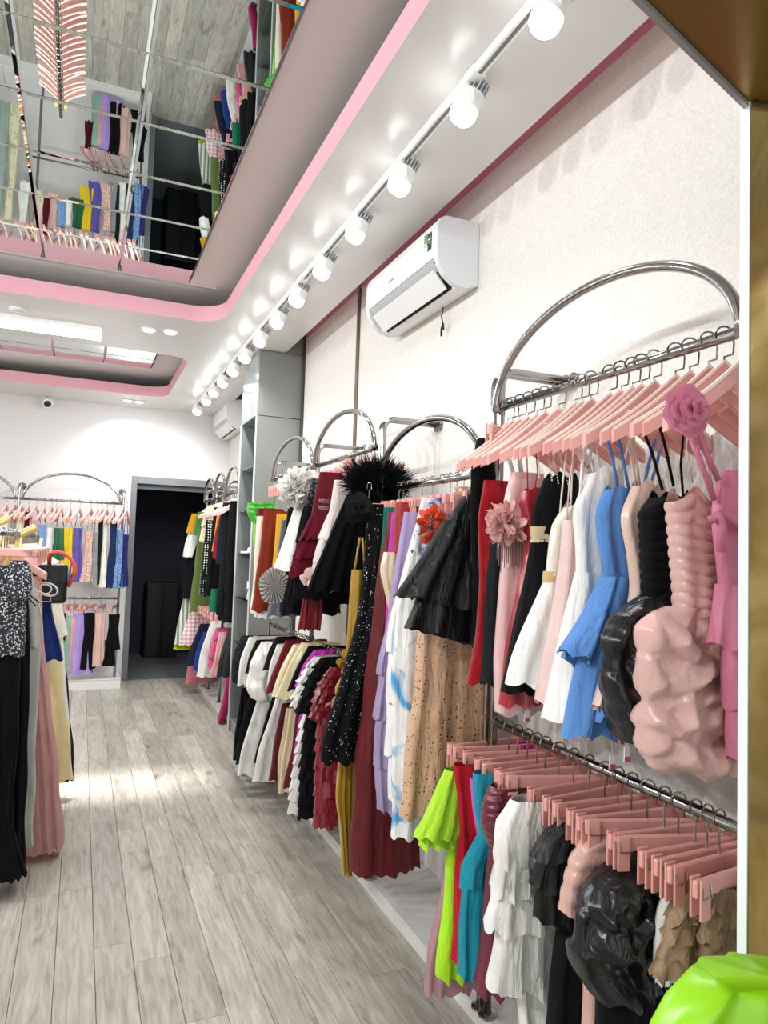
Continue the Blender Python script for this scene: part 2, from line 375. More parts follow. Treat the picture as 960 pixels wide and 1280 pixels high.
# white handbag and slippers on the glass shelves
t = thing('handbag', (1.24, 5.36, 1.059), 'small white structured handbag with top handle on a glass shelf', 'handbag')
MB().add([(-.05, -.07, 0), (.05, -.07, 0), (.05, .07, 0), (-.05, .07, 0), (-.035, -.055, .125), (.035, -.055, .125), (.035, .055, .125), (-.035, .055, .125)],
         [(3, 2, 1, 0), (4, 5, 6, 7), (0, 1, 5, 4), (1, 2, 6, 5), (2, 3, 7, 6), (3, 0, 4, 7)]).build('body', WHITEP, t)
MB().box((-.054, -.058, .06), (-.043, .058, .128), .003).build('flap', WHITEP, t)
MB().tube([(0, -.04, .12)] + arc((0, 0, .14), .045, math.pi, 0, 10, (0, 1, 0), (0, 0, 1.7)) + [(0, .04, .12)], .006).build('handle', WHITEP, t, smooth=True)
MB().box((-.06, -.012, .055), (-.053, .012, .075), .002).build('clasp', CHROME, t)
t = thing('slipper', (1.22, 5.36, 1.399), 'pair of flat white slippers on the middle glass shelf', 'shoes')
for dy in (-.05, .05):
    MB().box((-.09, dy - .035, 0), (.09, dy + .035, .016), .006).build('sole', WHITEP, t)
    MB().tube([(-.03, dy - .036, .01)] + arc((-.03, dy, .012), .036, math.pi, 0, 6, (0, 1, 0), (0, 0, .8)) + [(-.03, dy + .036, .01)], .007, 6).build('band', WHITEP, t)

# ------------------------------------------------------------------ lights of the shop and one added strip
BULB = emit('lamp_glow', 'ffffff', 9); TUBE = emit('batten_glow', 'f6f9ff', 6); DOWNL = emit('downlight_glow', 'eef3ff', 8)
OFFL = plain('unlit_diffuser', 'e8e8e8', .4)
ORD = ['first', 'second', 'third', 'fourth', 'fifth', 'sixth', 'seventh', 'eighth', 'ninth', 'tenth', 'eleventh', 'twelfth', 'thirteenth', 'fourteenth', 'fifteenth',
       'sixteenth', 'seventeenth', 'eighteenth', 'nineteenth', 'twentieth'] + [f'{t_} {o_}' for t_ in ('twenty', 'thirty') for o_ in ('first', 'second', 'third', 'fourth', 'fifth', 'sixth', 'seventh', 'eighth', 'ninth')]
TRK = thing('lighting_track', (1.02, 4, 2.91), 'long white ceiling track carrying the row of spotlights along the right wall', 'track')
MB().box((-.017, -3.3, -.028), (.017, 3.6, 0), .003).build('rail', WHITEP, TRK)
MB().box((-.006, -3.29, -.0295), (.006, 3.59, -.0275)).build('slot', plain('track_slot', '6b6e70', .4), TRK)
for y in (-2.2, -.4, 1.4, 2.9): MB().box((-.022, y - .03, -.031), (.022, y + .03, -.001), .003).build('joint_cover', WHITEP, TRK)
def track_lamp(x, y, aim, label, power, group):
    t = thing('track_spotlight', (x, y, 2.82), label, 'spotlight', group)
    d = Vector(aim).normalized()
    MB().box((-.014, -.03, .052), (.014, .03, .063), .003).build('adapter', WHITEP, t)
    MB().tube([(0, 0, .055), (0, 0, .03)], .008).tube([(.0, -.047, 0), (0, -.047, .025), (0, -.03, .034), (0, .03, .034), (0, .047, .025), (0, .047, 0)], .005, 6).build('bracket', WHITEP, t, smooth=True)
    MB().lathe([(.030, -.052), (.036, -.05), (.040, -.02), (.040, -.002)], (0, 0, 0), d, 20).build('housing', WHITEP, t, smooth=False)
    hs = MB()
    for k in range(16):
        a = 2 * math.pi * k / 16; q = Vector((0, 0, 1)).rotation_difference(d)
        m = MB().box((.014, -.0022, -.085), (.036, .0022, -.045)); R = Matrix.Rotation(a, 3, 'Z')
        hs.add([(q @ (R @ Vector(v)))[:] for v in m.v], m.f)
    hs.lathe([(.02, -.088), (.02, -.05)], (0, 0, 0), d, 12).build('heat_sink', plain('heat_sink_grey', 'b9bdbf', .4, .3), t)
    MB().lathe([(.041, .0), (.042, .02), (.038, .036), (.026, .048), (.008, .053)], (0, 0, 0), d, 20).build('bulb_dome', BULB, t, smooth=True)
    lamp('spot_beam', 'SPOT', d * .062, power, t, d, (.97, .99, 1), .035, 2.7)
LY = [1.43, 1.85, 2.33, 2.79, 3.25, 3.69, 4.12, 4.56, 5.02, 5.46, 5.9, 6.33, 6.74, 7.3]
for i, y in enumerate(LY):
    track_lamp(1.02, y, (-.35, .3, -.85), f'white track spotlight with glowing dome, {ORD[i]} from the camera on the right track', TRACK_W, 'spotlights on the right ceiling track')
TL = thing('lighting_track', (-2.15, 4, 2.91), 'white ceiling track along the left wall, outside the photo frame', 'track')
MB().box((-.017, -3.3, -.028), (.017, 3.6, 0), .003).build('rail', WHITEP, TL)
for i in range(8):
    track_lamp(-2.15, .4 + i * .95, (.78, .12 if i < 3 else 0, -.6), f'white spotlight, {ORD[i]} from the shop door on the left ceiling track', LEFT_W * (2.0, 1.6, 1.3, 1.1, .75, .5, .3, .25)[i], 'spotlights on the left ceiling track')
t = thing('led_batten', (-.5, 5.24, 2.91), 'long flat glowing ceiling light on the beam between the two mirrored recesses', 'ceiling light')
MB().box((-.56, -.125, -.03), (.56, .125, 0), .004).build('frame', WHITEP, t)
MB().box((-.553, -.118, -.034), (.553, .118, -.0301), .003).build('diffuser', TUBE, t)
lamp('batten_light', 'AREA', (0, 0, -.05), BATTEN_W, t, (0, 0, -1), (.96, .98, 1), size=(1.1, .22))
def downlight(x, y, label, power, lit=True, aim=(0, 0, -1), grp=None, cone=2.0):
    t = thing('downlight', (x, y, 2.91), label, 'ceiling light', grp)
    MB().lathe([(.05, -.001), (.052, -.006), (.044, -.012), (.040, -.012)], (0, 0, 0), (0, 0, 1), 24).build('trim_ring', WHITEP, t)
    MB().lathe([(.038, -.0121), (.034, -.016), (.01, -.019)], (0, 0, 0), (0, 0, 1), 24).build('lens', DOWNL if lit else OFFL, t)
    if lit: lamp('downlight_beam', 'SPOT', (0, 0, -.03), power, t, aim, (.93, .96, 1), .03, cone)
downlight(.348, 5.0, 'bright recessed ceiling light, left of the lit pair on the beam', SPOT_W)
downlight(.488, 4.98, 'bright recessed ceiling light, right of the lit pair on the beam', SPOT_W)
downlight(.36, 7.62, 'bright recessed ceiling light, left of the pair near the far wall', SPOT_W * 1.1, True, (0, .35, -1))
downlight(.475, 7.62, 'bright recessed ceiling light, right of the pair near the far wall', SPOT_W * 1.1, True, (0, .35, -1))
downlight(-.447, 4.98, 'round unlit ceiling light left on the beam above the long lamp', 0, False)

t = thing('added_strip', (-.2, 4.575, 3.12), 'added light strip in the ceiling recess that brightens a band of floor', 'ceiling light')  # added lamp: stands in for mirror bounce that brightens the floor band
MB().box((-.92, -.02, -.016), (.92, .02, 0), .003).build('profile', WHITEP, t)
MB().box((-.91, -.012, -.0175), (.91, .012, -.0161)).build('added_louvre', plain('added_louvre_grey', 'b8b8b8', .5), t)
sl = lamp('floor_band_light', 'AREA', (0, 0, -.02), FLOOR_BAND_W, t, (0, 0, -1), (1, .99, .97), size=(1.8, .02)); sl.data.spread = math.radians(15)

# cctv camera on the far wall
t = thing('security_camera', (-.39, 7.94, 2.87), 'small white security camera with dark lens high on the far wall', 'camera')
MB().box((-.05, .0, -.02), (.05, .059, .05), .008).build('mount', WHITEP, t)
MB().lathe([(.025, -.03), (.05, -.02), (.055, .02), (.04, .04)], (0, -.03, -.02), (.1, -.8, -.45), 20).build('housing', WHITEP, t, smooth=True)
MB().lathe([(.034, .04), (.032, .048), (.012, .052)], (0, -.03, -.02), (.1, -.8, -.45), 20).build('lens', BLACKP, t, smooth=True)

# ------------------------------------------------------------------ air conditioners
def aircon(y0, y1, z0, z1, label, detail):
    L = y1 - y0; H = z1 - z0; D = .2
    t = thing('air_conditioner', (XW, y0, z0), label, 'air conditioner')
    def prof(ins=0):   # (distance from the wall, height) of the body's section
        return [(0.002, .02), (.06, 0), (.12, .012), (.165, .045), (.19, .085), (D - .004, .11), (D, .16), (D, H - .05), (D - .012, H - .015), (D - .04, H), (.03, H), (.002, H - .02)]
    def slab(name, ya, yb, P, m, sc=1):
        vs = [(-p[0], ya, p[1]) for p in P] + [(-p[0], yb, p[1]) for p in P]; n = len(P)
        fs = [tuple(range(n)), tuple(range(2 * n - 1, n - 1, -1))] + [(i, i + n, (i + 1) % n + n, (i + 1) % n) for i in range(n)]
        return mesh_obj(name, vs, fs, m, t)
    P = prof()
    body = [(0.002, .02), (.06, 0), (.1, .004), (.10, .05), (.14, .10), (D - .012, .115), (D - .012, H - .03), (D - .05, H - .004), (.03, H - .004), (.002, H - .02)]
    slab('body', .03, L - .03, body, WHITEP)
    slab('end_cap', 0, .03, P, plain('aircon_cap', 'e3e6e9', .35)); slab('end_cap', L - .03, L, P, plain('aircon_cap', 'e3e6e9', .35))
    slab('front_panel', .033, L - .033, [(D - .011, .118), (D - .002, .118), (D + .001, .15), (D, H - .05), (D - .012, H - .017), (D - .045, H), (D - .045, H - .004), (D - .014, H - .028)], WHITEP)
    slab('outlet_cavity', .05, L - .05, [(.1, .006), (.103, .05), (.14, .098), (.18, .11), (.182, .112), (.13, .11), (.09, .05)], plain('dark_outlet', '3a3f42', .5))
    f = slab('air_flap', .06, L - .06, [(.118, .008), (.124, .004), (.185, .075), (.182, .08)], WHITEP)
    f2 = slab('air_flap', .06, L - .06, [(.15, .088), (.152, .084), (.19, .105), (.188, .109)], plain('aircon_cap', 'e3e6e9', .35))
    for k in range(11):
        y = .09 + k * (L - .18) / 10
        mesh_obj('louver', [(-.105, y, .02), (-.13, y, .015), (-.155, y + .012, .07), (-.13, y + .012, .088), (-.105, y + .003, .02), (-.13, y + .003, .015), (-.155, y + .015, .07), (-.13, y + .015, .088)],
                 [(0, 1, 2, 3), (7, 6, 5, 4), (0, 4, 5, 1), (1, 5, 6, 2), (2, 6, 7, 3), (3, 7, 4, 0)], plain('louver_grey', '9aa0a3', .5), t)
    if detail:
        s = MB().box((-D - .0025, .05, H - .13), (-D - .001, .085, H - .055)).build('energy_sticker', plain('sticker_navy', '24323a', .5), t)
        s2 = MB().box((-D - .0025, .087, H - .10), (-D - .001, .118, H - .05)).build('energy_sticker', plain('sticker_green', '6f9a63', .5), t)
        MB().box((-D - .003, .09, H - .098), (-D - .0026, .115, H - .088)).build('label_strip', plain('sticker_pale', 'dfe9dc', .5), s2)
        MB().box((-D - .003, .055, H - .085), (-D - .0026, .08, H - .078)).box((-D - .003, .055, H - .098), (-D - .0026, .074, H - .094)).build('label_strip', plain('sticker_pale', 'dfe9dc', .5), s)
        MB().box((-D - .0022, L * .555, H * .57), (-D - .0011, L * .635, H * .6), .0003).build('maker_mark', plain('logo_grey', '8b9094', .4), t)
        MB().tube([(-.03, .26, .005), (-.035, .262, -.04), (-.028, .258, -.08)], .0035, 6).tube([(-.028, .258, -.07), (-.04, .25, -.1), (-.03, .268, -.125)], .005, 6).tube([(-.028, .258, -.07), (-.02, .27, -.095)], .005, 6).build('loose_wire', BLACKP, t)
    return t
aircon(2.535, 3.32, 2.555, 2.845, 'white wall air conditioner with open flap and energy stickers on right wall', True)
aircon(7.08, 7.93, 2.63, 2.93, 'white wall air conditioner half hidden behind the grey column', False)

# ------------------------------------------------------------------ chrome racks
RX, RZ, LZ = 1.2, 1.915, .935
def rack(y0, y1, label, zr, arch_h, low, first=True, last=True, grp='chrome wall racks along the right wall'):
    """one arched bay: posts, top bars to the wall, rail, arch, and a lower rail where there is one"""
    t = thing('clothes_rack', (RX, y0, .06), label, 'rack', grp)
    B = .06; o = lambda x, y, z: (x - RX, y - y0, z - B)
    zt = 2.035
    for k, y in enumerate((y0, y1)):
        if (k == 0 and not first) or (k == 1 and not last): continue
        pts = [o(RX, y, B), o(RX, y, zt - .05)] + [o(RX + .05 - .05 * math.cos(a), y, zt - .05 + .05 * math.sin(a)) for a in (.4, .8, 1.2, math.pi / 2)] + [o(XW - .002, y, zt)]
        MB().tube(pts, .0125, 10).build('post', CHROME, t, smooth=True)
        MB().lathe([(.03, 0), (.03, .006), (.016, .012)], o(XW, y, zt), (-1, 0, 0), 16).build('wall_flange', CHROME, t)
        MB().lathe([(.028, 0), (.028, .006), (.016, .01)], o(RX, y, B), (0, 0, 1), 16).build('foot_flange', CHROME, t)
    MB().tube([o(RX, y0, zr), o(RX, y1, zr)], .0125, 10).build('rail', CHROME, t, smooth=True)
    yc, a = (y0 + y1) / 2, (y1 - y0) / 2 - .012
    for dx in (0.0,):
        MB().tube([o(RX - .026 + dx, yc - a * math.cos(th), zr - .02 + arch_h * math.sin(th) ** .92) for th in np.linspace(0, math.pi, 33)], .0125, 10).build('arch', CHROME, t, smooth=True)
    if low: MB().tube([o(RX, y0, LZ), o(RX, y1, LZ)], .0125, 10).build('lower_rail', CHROME, t, smooth=True)
    return t
rack(.975, 1.895, 'chrome arched rack nearest the camera, holding the pink and white dresses', RZ, .255, True)
rack(1.935, 2.845, 'chrome arched rack with lower rail and long gowns, second from the camera', 1.715, .255, False)
rack(2.875, 3.785, 'chrome arched rack with the black feather dress, third from the camera', RZ, .24, True)
rack(3.787, 4.72, 'chrome arched rack against the near side of the grey column', RZ, .235, True, False, True)
rack(5.80, 6.42, 'chrome arched rack just beyond the grey column', RZ, .235, True)
rack(6.422, 7.02, 'middle chrome arched rack of the three beyond the grey column', RZ, .235, True, False, True)
rack(7.022, 7.6, 'last chrome arched rack beyond the column, beside the doorway', RZ, .235, True, False, True)

def far_rack(x0, x1, label, first, last):
    Y = 7.66; t = thing('clothes_rack', (x0, Y, .1), label, 'rack', 'chrome racks on the far wall')
    o = lambda x, y, z: (x - x0, y - Y, z - .1); zr = 1.845
    for k, x in enumerate((x0, x1)):
        if (k == 0 and not first) or (k == 1 and not last): continue
        MB().tube([o(x, Y, .1), o(x, Y, 1.95)] + [o(x, Y + .04 - .04 * math.cos(a), 1.95 + .04 * math.sin(a)) for a in (.5, 1, math.pi / 2)] + [o(x, YF - .002, 1.99)], .013, 10).build('post', CHROME, t, smooth=True)
        MB().lathe([(.035, 0), (.035, .006), (.016, .014)], o(x, YF, 1.99), (0, -1, 0), 16).build('wall_flange', CHROME, t)
    MB().tube([o(x0, Y, zr), o(x1, Y, zr)], .012, 8).build('rail', CHROME, t, smooth=True)
    MB().tube([o(x0, Y, .885), o(x1, Y, .885)], .01, 8).build('lower_rail', CHROME, t, smooth=True)
    xc, a = (x0 + x1) / 2, (x1 - x0) / 2 - .03
    MB().tube([o(xc - a * math.cos(th), Y - .026, zr - .01 + .28 * math.sin(th)) for th in np.linspace(0, math.pi, 29)], .013, 10).build('arch', CHROME, t, smooth=True)
far_rack(-.575, .375, 'chrome arched rack on the far wall next to the doorway', True, True)
far_rack(-1.53, -.577, 'chrome arched rack on the far wall at the left photo edge', True, False)

# ------------------------------------------------------------------ hangers
def hanger_meshes():
    body, edge = MB(), MB()
    n = 11
    for sgn in (-1, 1):
        top, bot = [], []
        for i in range(n):
            s = i / (n - 1); x = .158 * s
            z = -.05 - .128 * s ** 1.05 - .010 * math.sin(s * math.pi)
            h = .040 - .008 * s; yo = .022 * s * s
            top.append((sgn * x, yo, z)); bot.append((sgn * x, yo, z - h))
        w = lambda i: .0055 + .004 * i / (n - 1)
        vs = []
        for i in range(n):
            (x, y, z), (x2, y2, z2) = top[i], bot[i]
            vs += [(x, y - w(i), z), (x, y + w(i), z), (x2, y2 + w(i), z2), (x2, y2 - w(i), z2)]
        fs = []
        for i in range(n - 1):
            for k in range(4):
                q = (i * 4 + k, i * 4 + (k + 1) % 4, (i + 1) * 4 + (k + 1) % 4, (i + 1) * 4 + k); fs.append(q if sgn > 0 else q[::-1])
        fs += [(0, 1, 2, 3), (4 * n - 1, 4 * n - 2, 4 * n - 3, 4 * n - 4)]
        body.add(vs, fs)
        ev = []
        for i in range(n):
            (x, y, z) = top[i]; ev += [(x, y - w(i) - .0008, z + .0015), (x, y + w(i) * .2, z + .0022), (x, y - w(i) - .0008, z - .006)]
        ef = []
        for i in range(n - 1):
            for k in (0, 1, 2): ef.append((i * 3 + k, i * 3 + (k + 1) % 3, (i + 1) * 3 + (k + 1) % 3, (i + 1) * 3 + k))
        edge.add(ev, ef)
    hook = MB().tube([(0, 0, -.06), (0, 0, -.042), (.018, 0, -.036), (.02, 0, -.012)] + arc((0.0, 0, -.0145 + .018), .0185, -.35, 3.6, 10, (1, 0, 0), (0, 0, 1)), .0023, 6)
    def me(m, name, mat):
        x = bpy.data.meshes.new(name); x.from_pydata(m.v, [], m.f); x.materials.append(mat); return x
    return [me(body, 'body', PINK), me(edge, 'edge_strip', CREAM), me(hook, 'hook', CHROME)]
def clip_meshes():
    body = MB().box((-.145, -.006, -.098), (.145, .006, -.065), .004)
    hook = MB().tube([(0, 0, -.068), (0, 0, -.012)] + arc((0.0, 0, .003), .0185, -.9, 3.6, 10, (1, 0, 0), (0, 0, 1)), .0023, 6)
    clip = MB().box((-.014, -.013, -.135), (.014, -.008, -.062), .002).box((-.014, .008, -.135), (.014, .013, -.062), .002)
    wire = MB().tube([(-.012, -.014, -.075), (-.012, -.016, -.095), (.012, -.016, -.095), (.012, -.014, -.075)], .0014, 5)
    def me(m, name, mat):
        x = bpy.data.meshes.new(name); x.from_pydata(m.v, [], m.f); x.materials.append(mat); return x
    return me(body, 'bar', PINK), me(hook, 'hook', CHROME), me(clip, 'clip', PINK), me(wire, 'spring', CHROME)
SH, CL = hanger_meshes(), clip_meshes()
def hanger(loc, label, yaw=0, tilt=0, group=None, clip=False, wide=1.0):
    t = thing('clip_hanger' if clip else 'hanger', loc, label, 'hanger', group)
    t.rotation_euler = (0, tilt, yaw); t.scale = (wide, 1, 1)
    if clip:
        for m in CL[:2]: link(bpy.data.objects.new(m.name.split('.')[0], m), t)
        for s in (-1, 1):
            c = link(bpy.data.objects.new('clip', CL[2]), t); c.location = (.128 * s, 0, 0)
            link(bpy.data.objects.new('spring', CL[3]), c)
    else:
        for m in SH: link(bpy.data.objects.new(m.name.split('.')[0], m), t)
    return t

# ------------------------------------------------------------------ garments
def field(P, seed, f, ridged=False):
    """smooth pseudo-random field in [-1, 1] at the points P"""
    r = np.random.RandomState(seed); out = np.zeros(len(P))
    for k in range(7):
        d = r.normal(size=3); d /= np.linalg.norm(d); out += np.sin((P @ d) * f * (.6 + 1.1 * r.rand()) + r.rand() * 6.28)
    out /= 3.2
    return 1 - 2 * np.abs(np.clip(out, -1, 1)) if ridged else out
def shell(name, rows, mat, parent, org, yaw=0, t=(.022, .05), folds=4, amp=.012, seed=1, puff=0, pf=22, ridged=False, ruche=0, rp=.05,
          neck=0, dip=0, slant=0, hem=.008, step=.022, nu=40, wob=1, closed=False, topcurve=None, pleat=False, swirl=0, sf=52, domes=None, dh=.03):
    """one draped tube of cloth: rows are (z, left, right) in the garment's own plane, top first; org is the world point of u = 0, z = 0"""
    R = np.array(rows, float); L = np.concatenate([[0], np.cumsum(np.abs(np.diff(R[:, 0])) + 1e-4)])
    nv = max(4, int(L[-1] / step) + 1); tv = np.linspace(0, L[-1], nv)
    z0 = np.interp(tv, L, R[:, 0]); ul = np.interp(tv, L, R[:, 1]); ur = np.interp(tv, L, R[:, 2])
    if nv > 7:
        for _ in range(1):
            for q in (ul, ur): q[1:-1] = .25 * q[:-2] + .5 * q[1:-1] + .25 * q[2:]
    rs = np.random.RandomState(seed); ph = rs.rand(8) * 6.28
    v = np.linspace(0, 1, nv)[:, None]; a = np.linspace(0, 2 * np.pi, nu, endpoint=False)[None, :]
    ca, sa = np.cos(a), np.sin(a); s = np.sign(ca) * np.abs(ca) ** .85
    th = t[0] + (t[1] - t[0]) * v ** .8
    g = (.25 + .75 * v) * amp * (1 - .55 * np.abs(s) ** 4)
    if pleat: f = 2 * np.abs(((s * folds / 2 + .1 * np.sin(ph[0] + 3 * s)) % 1) - .5) * 2 - 1
    else: f = np.sin(folds * np.pi * s + ph[0] + .5 * v * np.sin(ph[1])) + .5 * np.sin(folds * 1.83 * np.pi * s + ph[2] + .8 * v)
    y = th * np.sign(sa) * np.abs(sa) ** .8 + g * f * wob
    half = ((ur - ul) / 2)[:, None]; mid = ((ur + ul) / 2)[:, None]
    u = mid + half * s + amp * .35 * v * np.sin(z0[:, None] * 19 + ph[4]) * (np.abs(s) > .8)
    z = z0[:, None] + 0 * s
    if neck or dip:
        z = z + (1 - v) ** 6 * (neck * (np.exp(-((s - .45) / .28) ** 2) + np.exp(-((s + .45) / .28) ** 2)) - dip * np.exp(-(s / .2) ** 2))
    z = z + slant * s * v + hem * v ** 8 * np.sin(folds * np.pi * s * 1.3 + ph[5])
    if ruche:
        w = np.abs(np.sin(np.pi * (z0[:, None] + .006 * np.sin(s * 3 + ph[6])) / rp)) ** .45
        y = y + ruche * (w - .5) * np.sign(sa) * np.abs(sa) ** .5; u = u + ruche * .18 * (w - .5) * s
    V = np.stack([u, y, z], -1).reshape(-1, 3)
    if puff:
        W_ = V + .03 * np.stack([field(V, seed + 50, pf * .6), field(V, seed + 51, pf * .6), field(V, seed + 52, pf * .6)], -1)
        d = (field(W_, seed, pf, ridged) * .7 + field(W_, seed + 7, pf * 2.1, ridged) * .38) * puff
        nn = np.stack([.42 * s + 0 * v, 1.25 * sa + 0 * v, 0 * s + .0 * v], -1).reshape(-1, 3)
        env = (np.sin(np.pi * np.clip(v * .92 + .06, 0, 1)) ** .5 + 0 * s).reshape(-1)
        V = V + nn * (d * env)[:, None]
    if swirl:
        f1, f2, f3 = field(V, seed + 21, 9), field(V, seed + 22, 13), field(V, seed + 23, 11)
        d = 0
        for (an, fr, msk) in ((.75, sf, f1), (-.55, sf * .85, f2), (1.35, sf * 1.15, f3)):
            p = V[:, 0] * math.cos(an) + V[:, 2] * math.sin(an) + .03 * f3 + .02 * f2
            d = d + (1 - np.abs(np.sin(p * fr + 2.2 * f1)) ** .7 * 1.5) * np.clip(.35 + .8 * msk, 0, 1)
        env = (np.clip(v * 7, 0, 1) * np.clip((1 - v) * 7, .25, 1) + 0 * s).reshape(-1)
        nn = np.stack([.3 * s + 0 * v, 1.2 * sa + 0 * v, 0 * s + 0 * v], -1).reshape(-1, 3)
        V = V + nn * (d * env * swirl)[:, None]
    if domes is not None:     # pouches of gathered cloth: where two domes meet the cloth creases
        if isinstance(domes, int):
            r2 = np.random.RandomState(seed + 3); zz0, zz1 = R[0, 0], R[-1, 0]; um, uh = (ul.min() + ur.max()) / 2, (ur.max() - ul.min()) / 2
            domes = [(um + uh * r2.uniform(-1, 1), zz0 + (zz1 - zz0) * (k + .5) / domes + .01 * r2.randn(), uh * r2.uniform(.3, .6), uh * r2.uniform(.2, .4), r2.uniform(-1.2, 1.2)) for k in range(domes)]
        wu, wz = V[:, 0] + .010 * field(V, seed + 31, 30), V[:, 2] + .010 * field(V, seed + 32, 30)
        H = np.zeros(len(V))
        for (du, dz, da, db, an) in domes:
            p, q = wu - du, wz - dz; x_ = (p * math.cos(an) + q * math.sin(an)) / da; y_ = (-p * math.sin(an) + q * math.cos(an)) / db
            y_ = np.where(y_ < -.25, (y_ + .25) * 1.33 * 1.3, (y_ + .25) * .8)      # cloth sags: steep below, slack above
            H = np.maximum(H, np.clip(1 - (x_ * x_ + y_ * y_) ** .75, 0, 1) ** .8 * (.6 + .5 * (da * db) ** .5 / .05))
        env = (np.clip(v * 14, 0, 1) + 0 * s).reshape(-1); sr, cr_ = (sa + 0 * v).reshape(-1), (s + 0 * v).reshape(-1)
        V = V + np.stack([.12 * cr_, np.sign(sr) * np.abs(sr) ** .5, 0 * sr], -1) * (H * env * dh)[:, None]
        V[:, 1] += .004 * field(V, seed + 40, 60)
    c, sn = math.cos(yaw), math.sin(yaw)
    X = V[:, 0] * c - V[:, 1] * sn; Y = V[:, 0] * sn + V[:, 1] * c
    ro = parent.location if parent else Vector((0, 0, 0))
    V = np.stack([X + org[0] - ro[0], Y + org[1] - ro[1], V[:, 2] + org[2] - ro[2]], -1)
    idx = np.arange(nv * nu).reshape(nv, nu); i2 = np.roll(idx, -1, 1)
    F = np.stack([idx[:-1], i2[:-1], i2[1:], idx[1:]], -1).reshape(-1, 4).tolist()
    if closed: F += [list(idx[0][::-1]), list(idx[-1])]
    return mesh_obj(name, V.tolist(), F, mat, parent, None, True)
def tubes(name, lines, r, mat, parent, n=5):
    m = MB(); ro = parent.location
    for l in lines: m.tube([(p[0] - ro[0], p[1] - ro[1], p[2] - ro[2]) for p in l], r, n)
    return m.build(name, mat, parent, smooth=True)
def blades(name, c, rx, ry, rz, n, length, width, mat, parent, seed, up=.0, round_=False):
    """a puff of feathers or petals round the point c"""
    r = np.random.RandomState(seed); V, F = [], []; ro = parent.location
    for k in range(n):
        d = r.normal(size=3); d /= np.linalg.norm(d); p = np.array(c) + d * np.array([rx, ry, rz]) * (.55 + .45 * r.rand())
        e = d + r.normal(size=3) * .35 + np.array([0, 0, up]); e /= np.linalg.norm(e); q = np.cross(e, r.normal(size=3)); q /= np.linalg.norm(q) + 1e-9
        l = length * (.6 + .7 * r.rand()); w = width * (.7 + .6 * r.rand()); b = np.cross(e, q) * l * .25; k0 = len(V)
        p = p - np.array(ro)
        if round_:
            for (aa, ww, bb) in ((0, .5, 0), (.35, 1, .3), (.75, .9, .8), (1, .4, 1.3)): V += [p + e * l * aa + q * w * ww + b * bb, p + e * l * aa - q * w * ww + b * bb]
            F += [(k0 + 2 * i, k0 + 2 * i + 1, k0 + 2 * i + 3, k0 + 2 * i + 2) for i in range(3)]
        else:
            V += [p - q * w, p + q * w, p + e * l * .6 + q * w * .8 + b * .4, p + e * l * .6 - q * w * .8 + b * .4, p + e * l + b]
            F += [(k0, k0 + 1, k0 + 2, k0 + 3), (k0 + 3, k0 + 2, k0 + 4)]
    return mesh_obj(name, V, F, mat, parent, None, round_, 'stuff')
def rosette(name, c, r, mat, parent, seed=3, rings=((3, .42, .62), (5, .68, .34), (6, .88, .12), (7, 1.0, -.1))):
    """a cloth rose seen from the aisle: rings of cupped petals round a tight heart"""
    rs = np.random.RandomState(seed); V, F = [], []; ro = parent.location
    for k, (n, rad, dep) in enumerate(rings):
        for i in range(n):
            a0 = 2 * math.pi * (i + .5 * k) / n + rs.rand() * .3; half = math.pi / n * 1.5; k0 = len(V); R = r * rad * (.9 + .2 * rs.rand())
            for p in np.linspace(-1, 1, 7):
                for q in np.linspace(0, 1, 5):
                    rr = R * (.02 + .98 * q * (1 - .28 * p * p)); a = a0 + half * p
                    y = -r * dep * (.4 + .6 * q) - r * .25 * q * (1 - q) + r * .22 * max(0, q - .6) + r * .10 * math.sin(3 * p + i) * q + r * .1
                    V.append((c[0] + rr * math.cos(a) - ro[0], c[1] + y - ro[1], c[2] + rr * math.sin(a) - ro[2]))
            F += [(k0 + a * 5 + b, k0 + a * 5 + b + 1, k0 + a * 5 + b + 6, k0 + a * 5 + b + 5) for a in range(6) for b in range(4)]
    return mesh_obj(name, V, F, mat, parent, None, True, 'stuff')

TAGW = plain('price_tag_card', 'f4f1f2', .5); TAGP = plain('price_tag_pink', 'd84a9a', .5)
def price_tag(parent, p, s=1.0):
    ro = parent.location; x, y, z = p[0] - ro[0], p[1] - ro[1], p[2] - ro[2]
    g = MB().box((x - .014 * s, y - .001, z - .055 * s), (x + .014 * s, y + .001, z)).build('price_tag', TAGW, parent)
    MB().box((x - .014 * s, y - .0016, z - .055 * s), (x + .014 * s, y - .001, z - .036 * s)).build('price_print', TAGP, g)
    MB().tube([(x, y, z), (x - .004, y, z + .05)], .001, 4).build('tag_string', WHITEP, g)

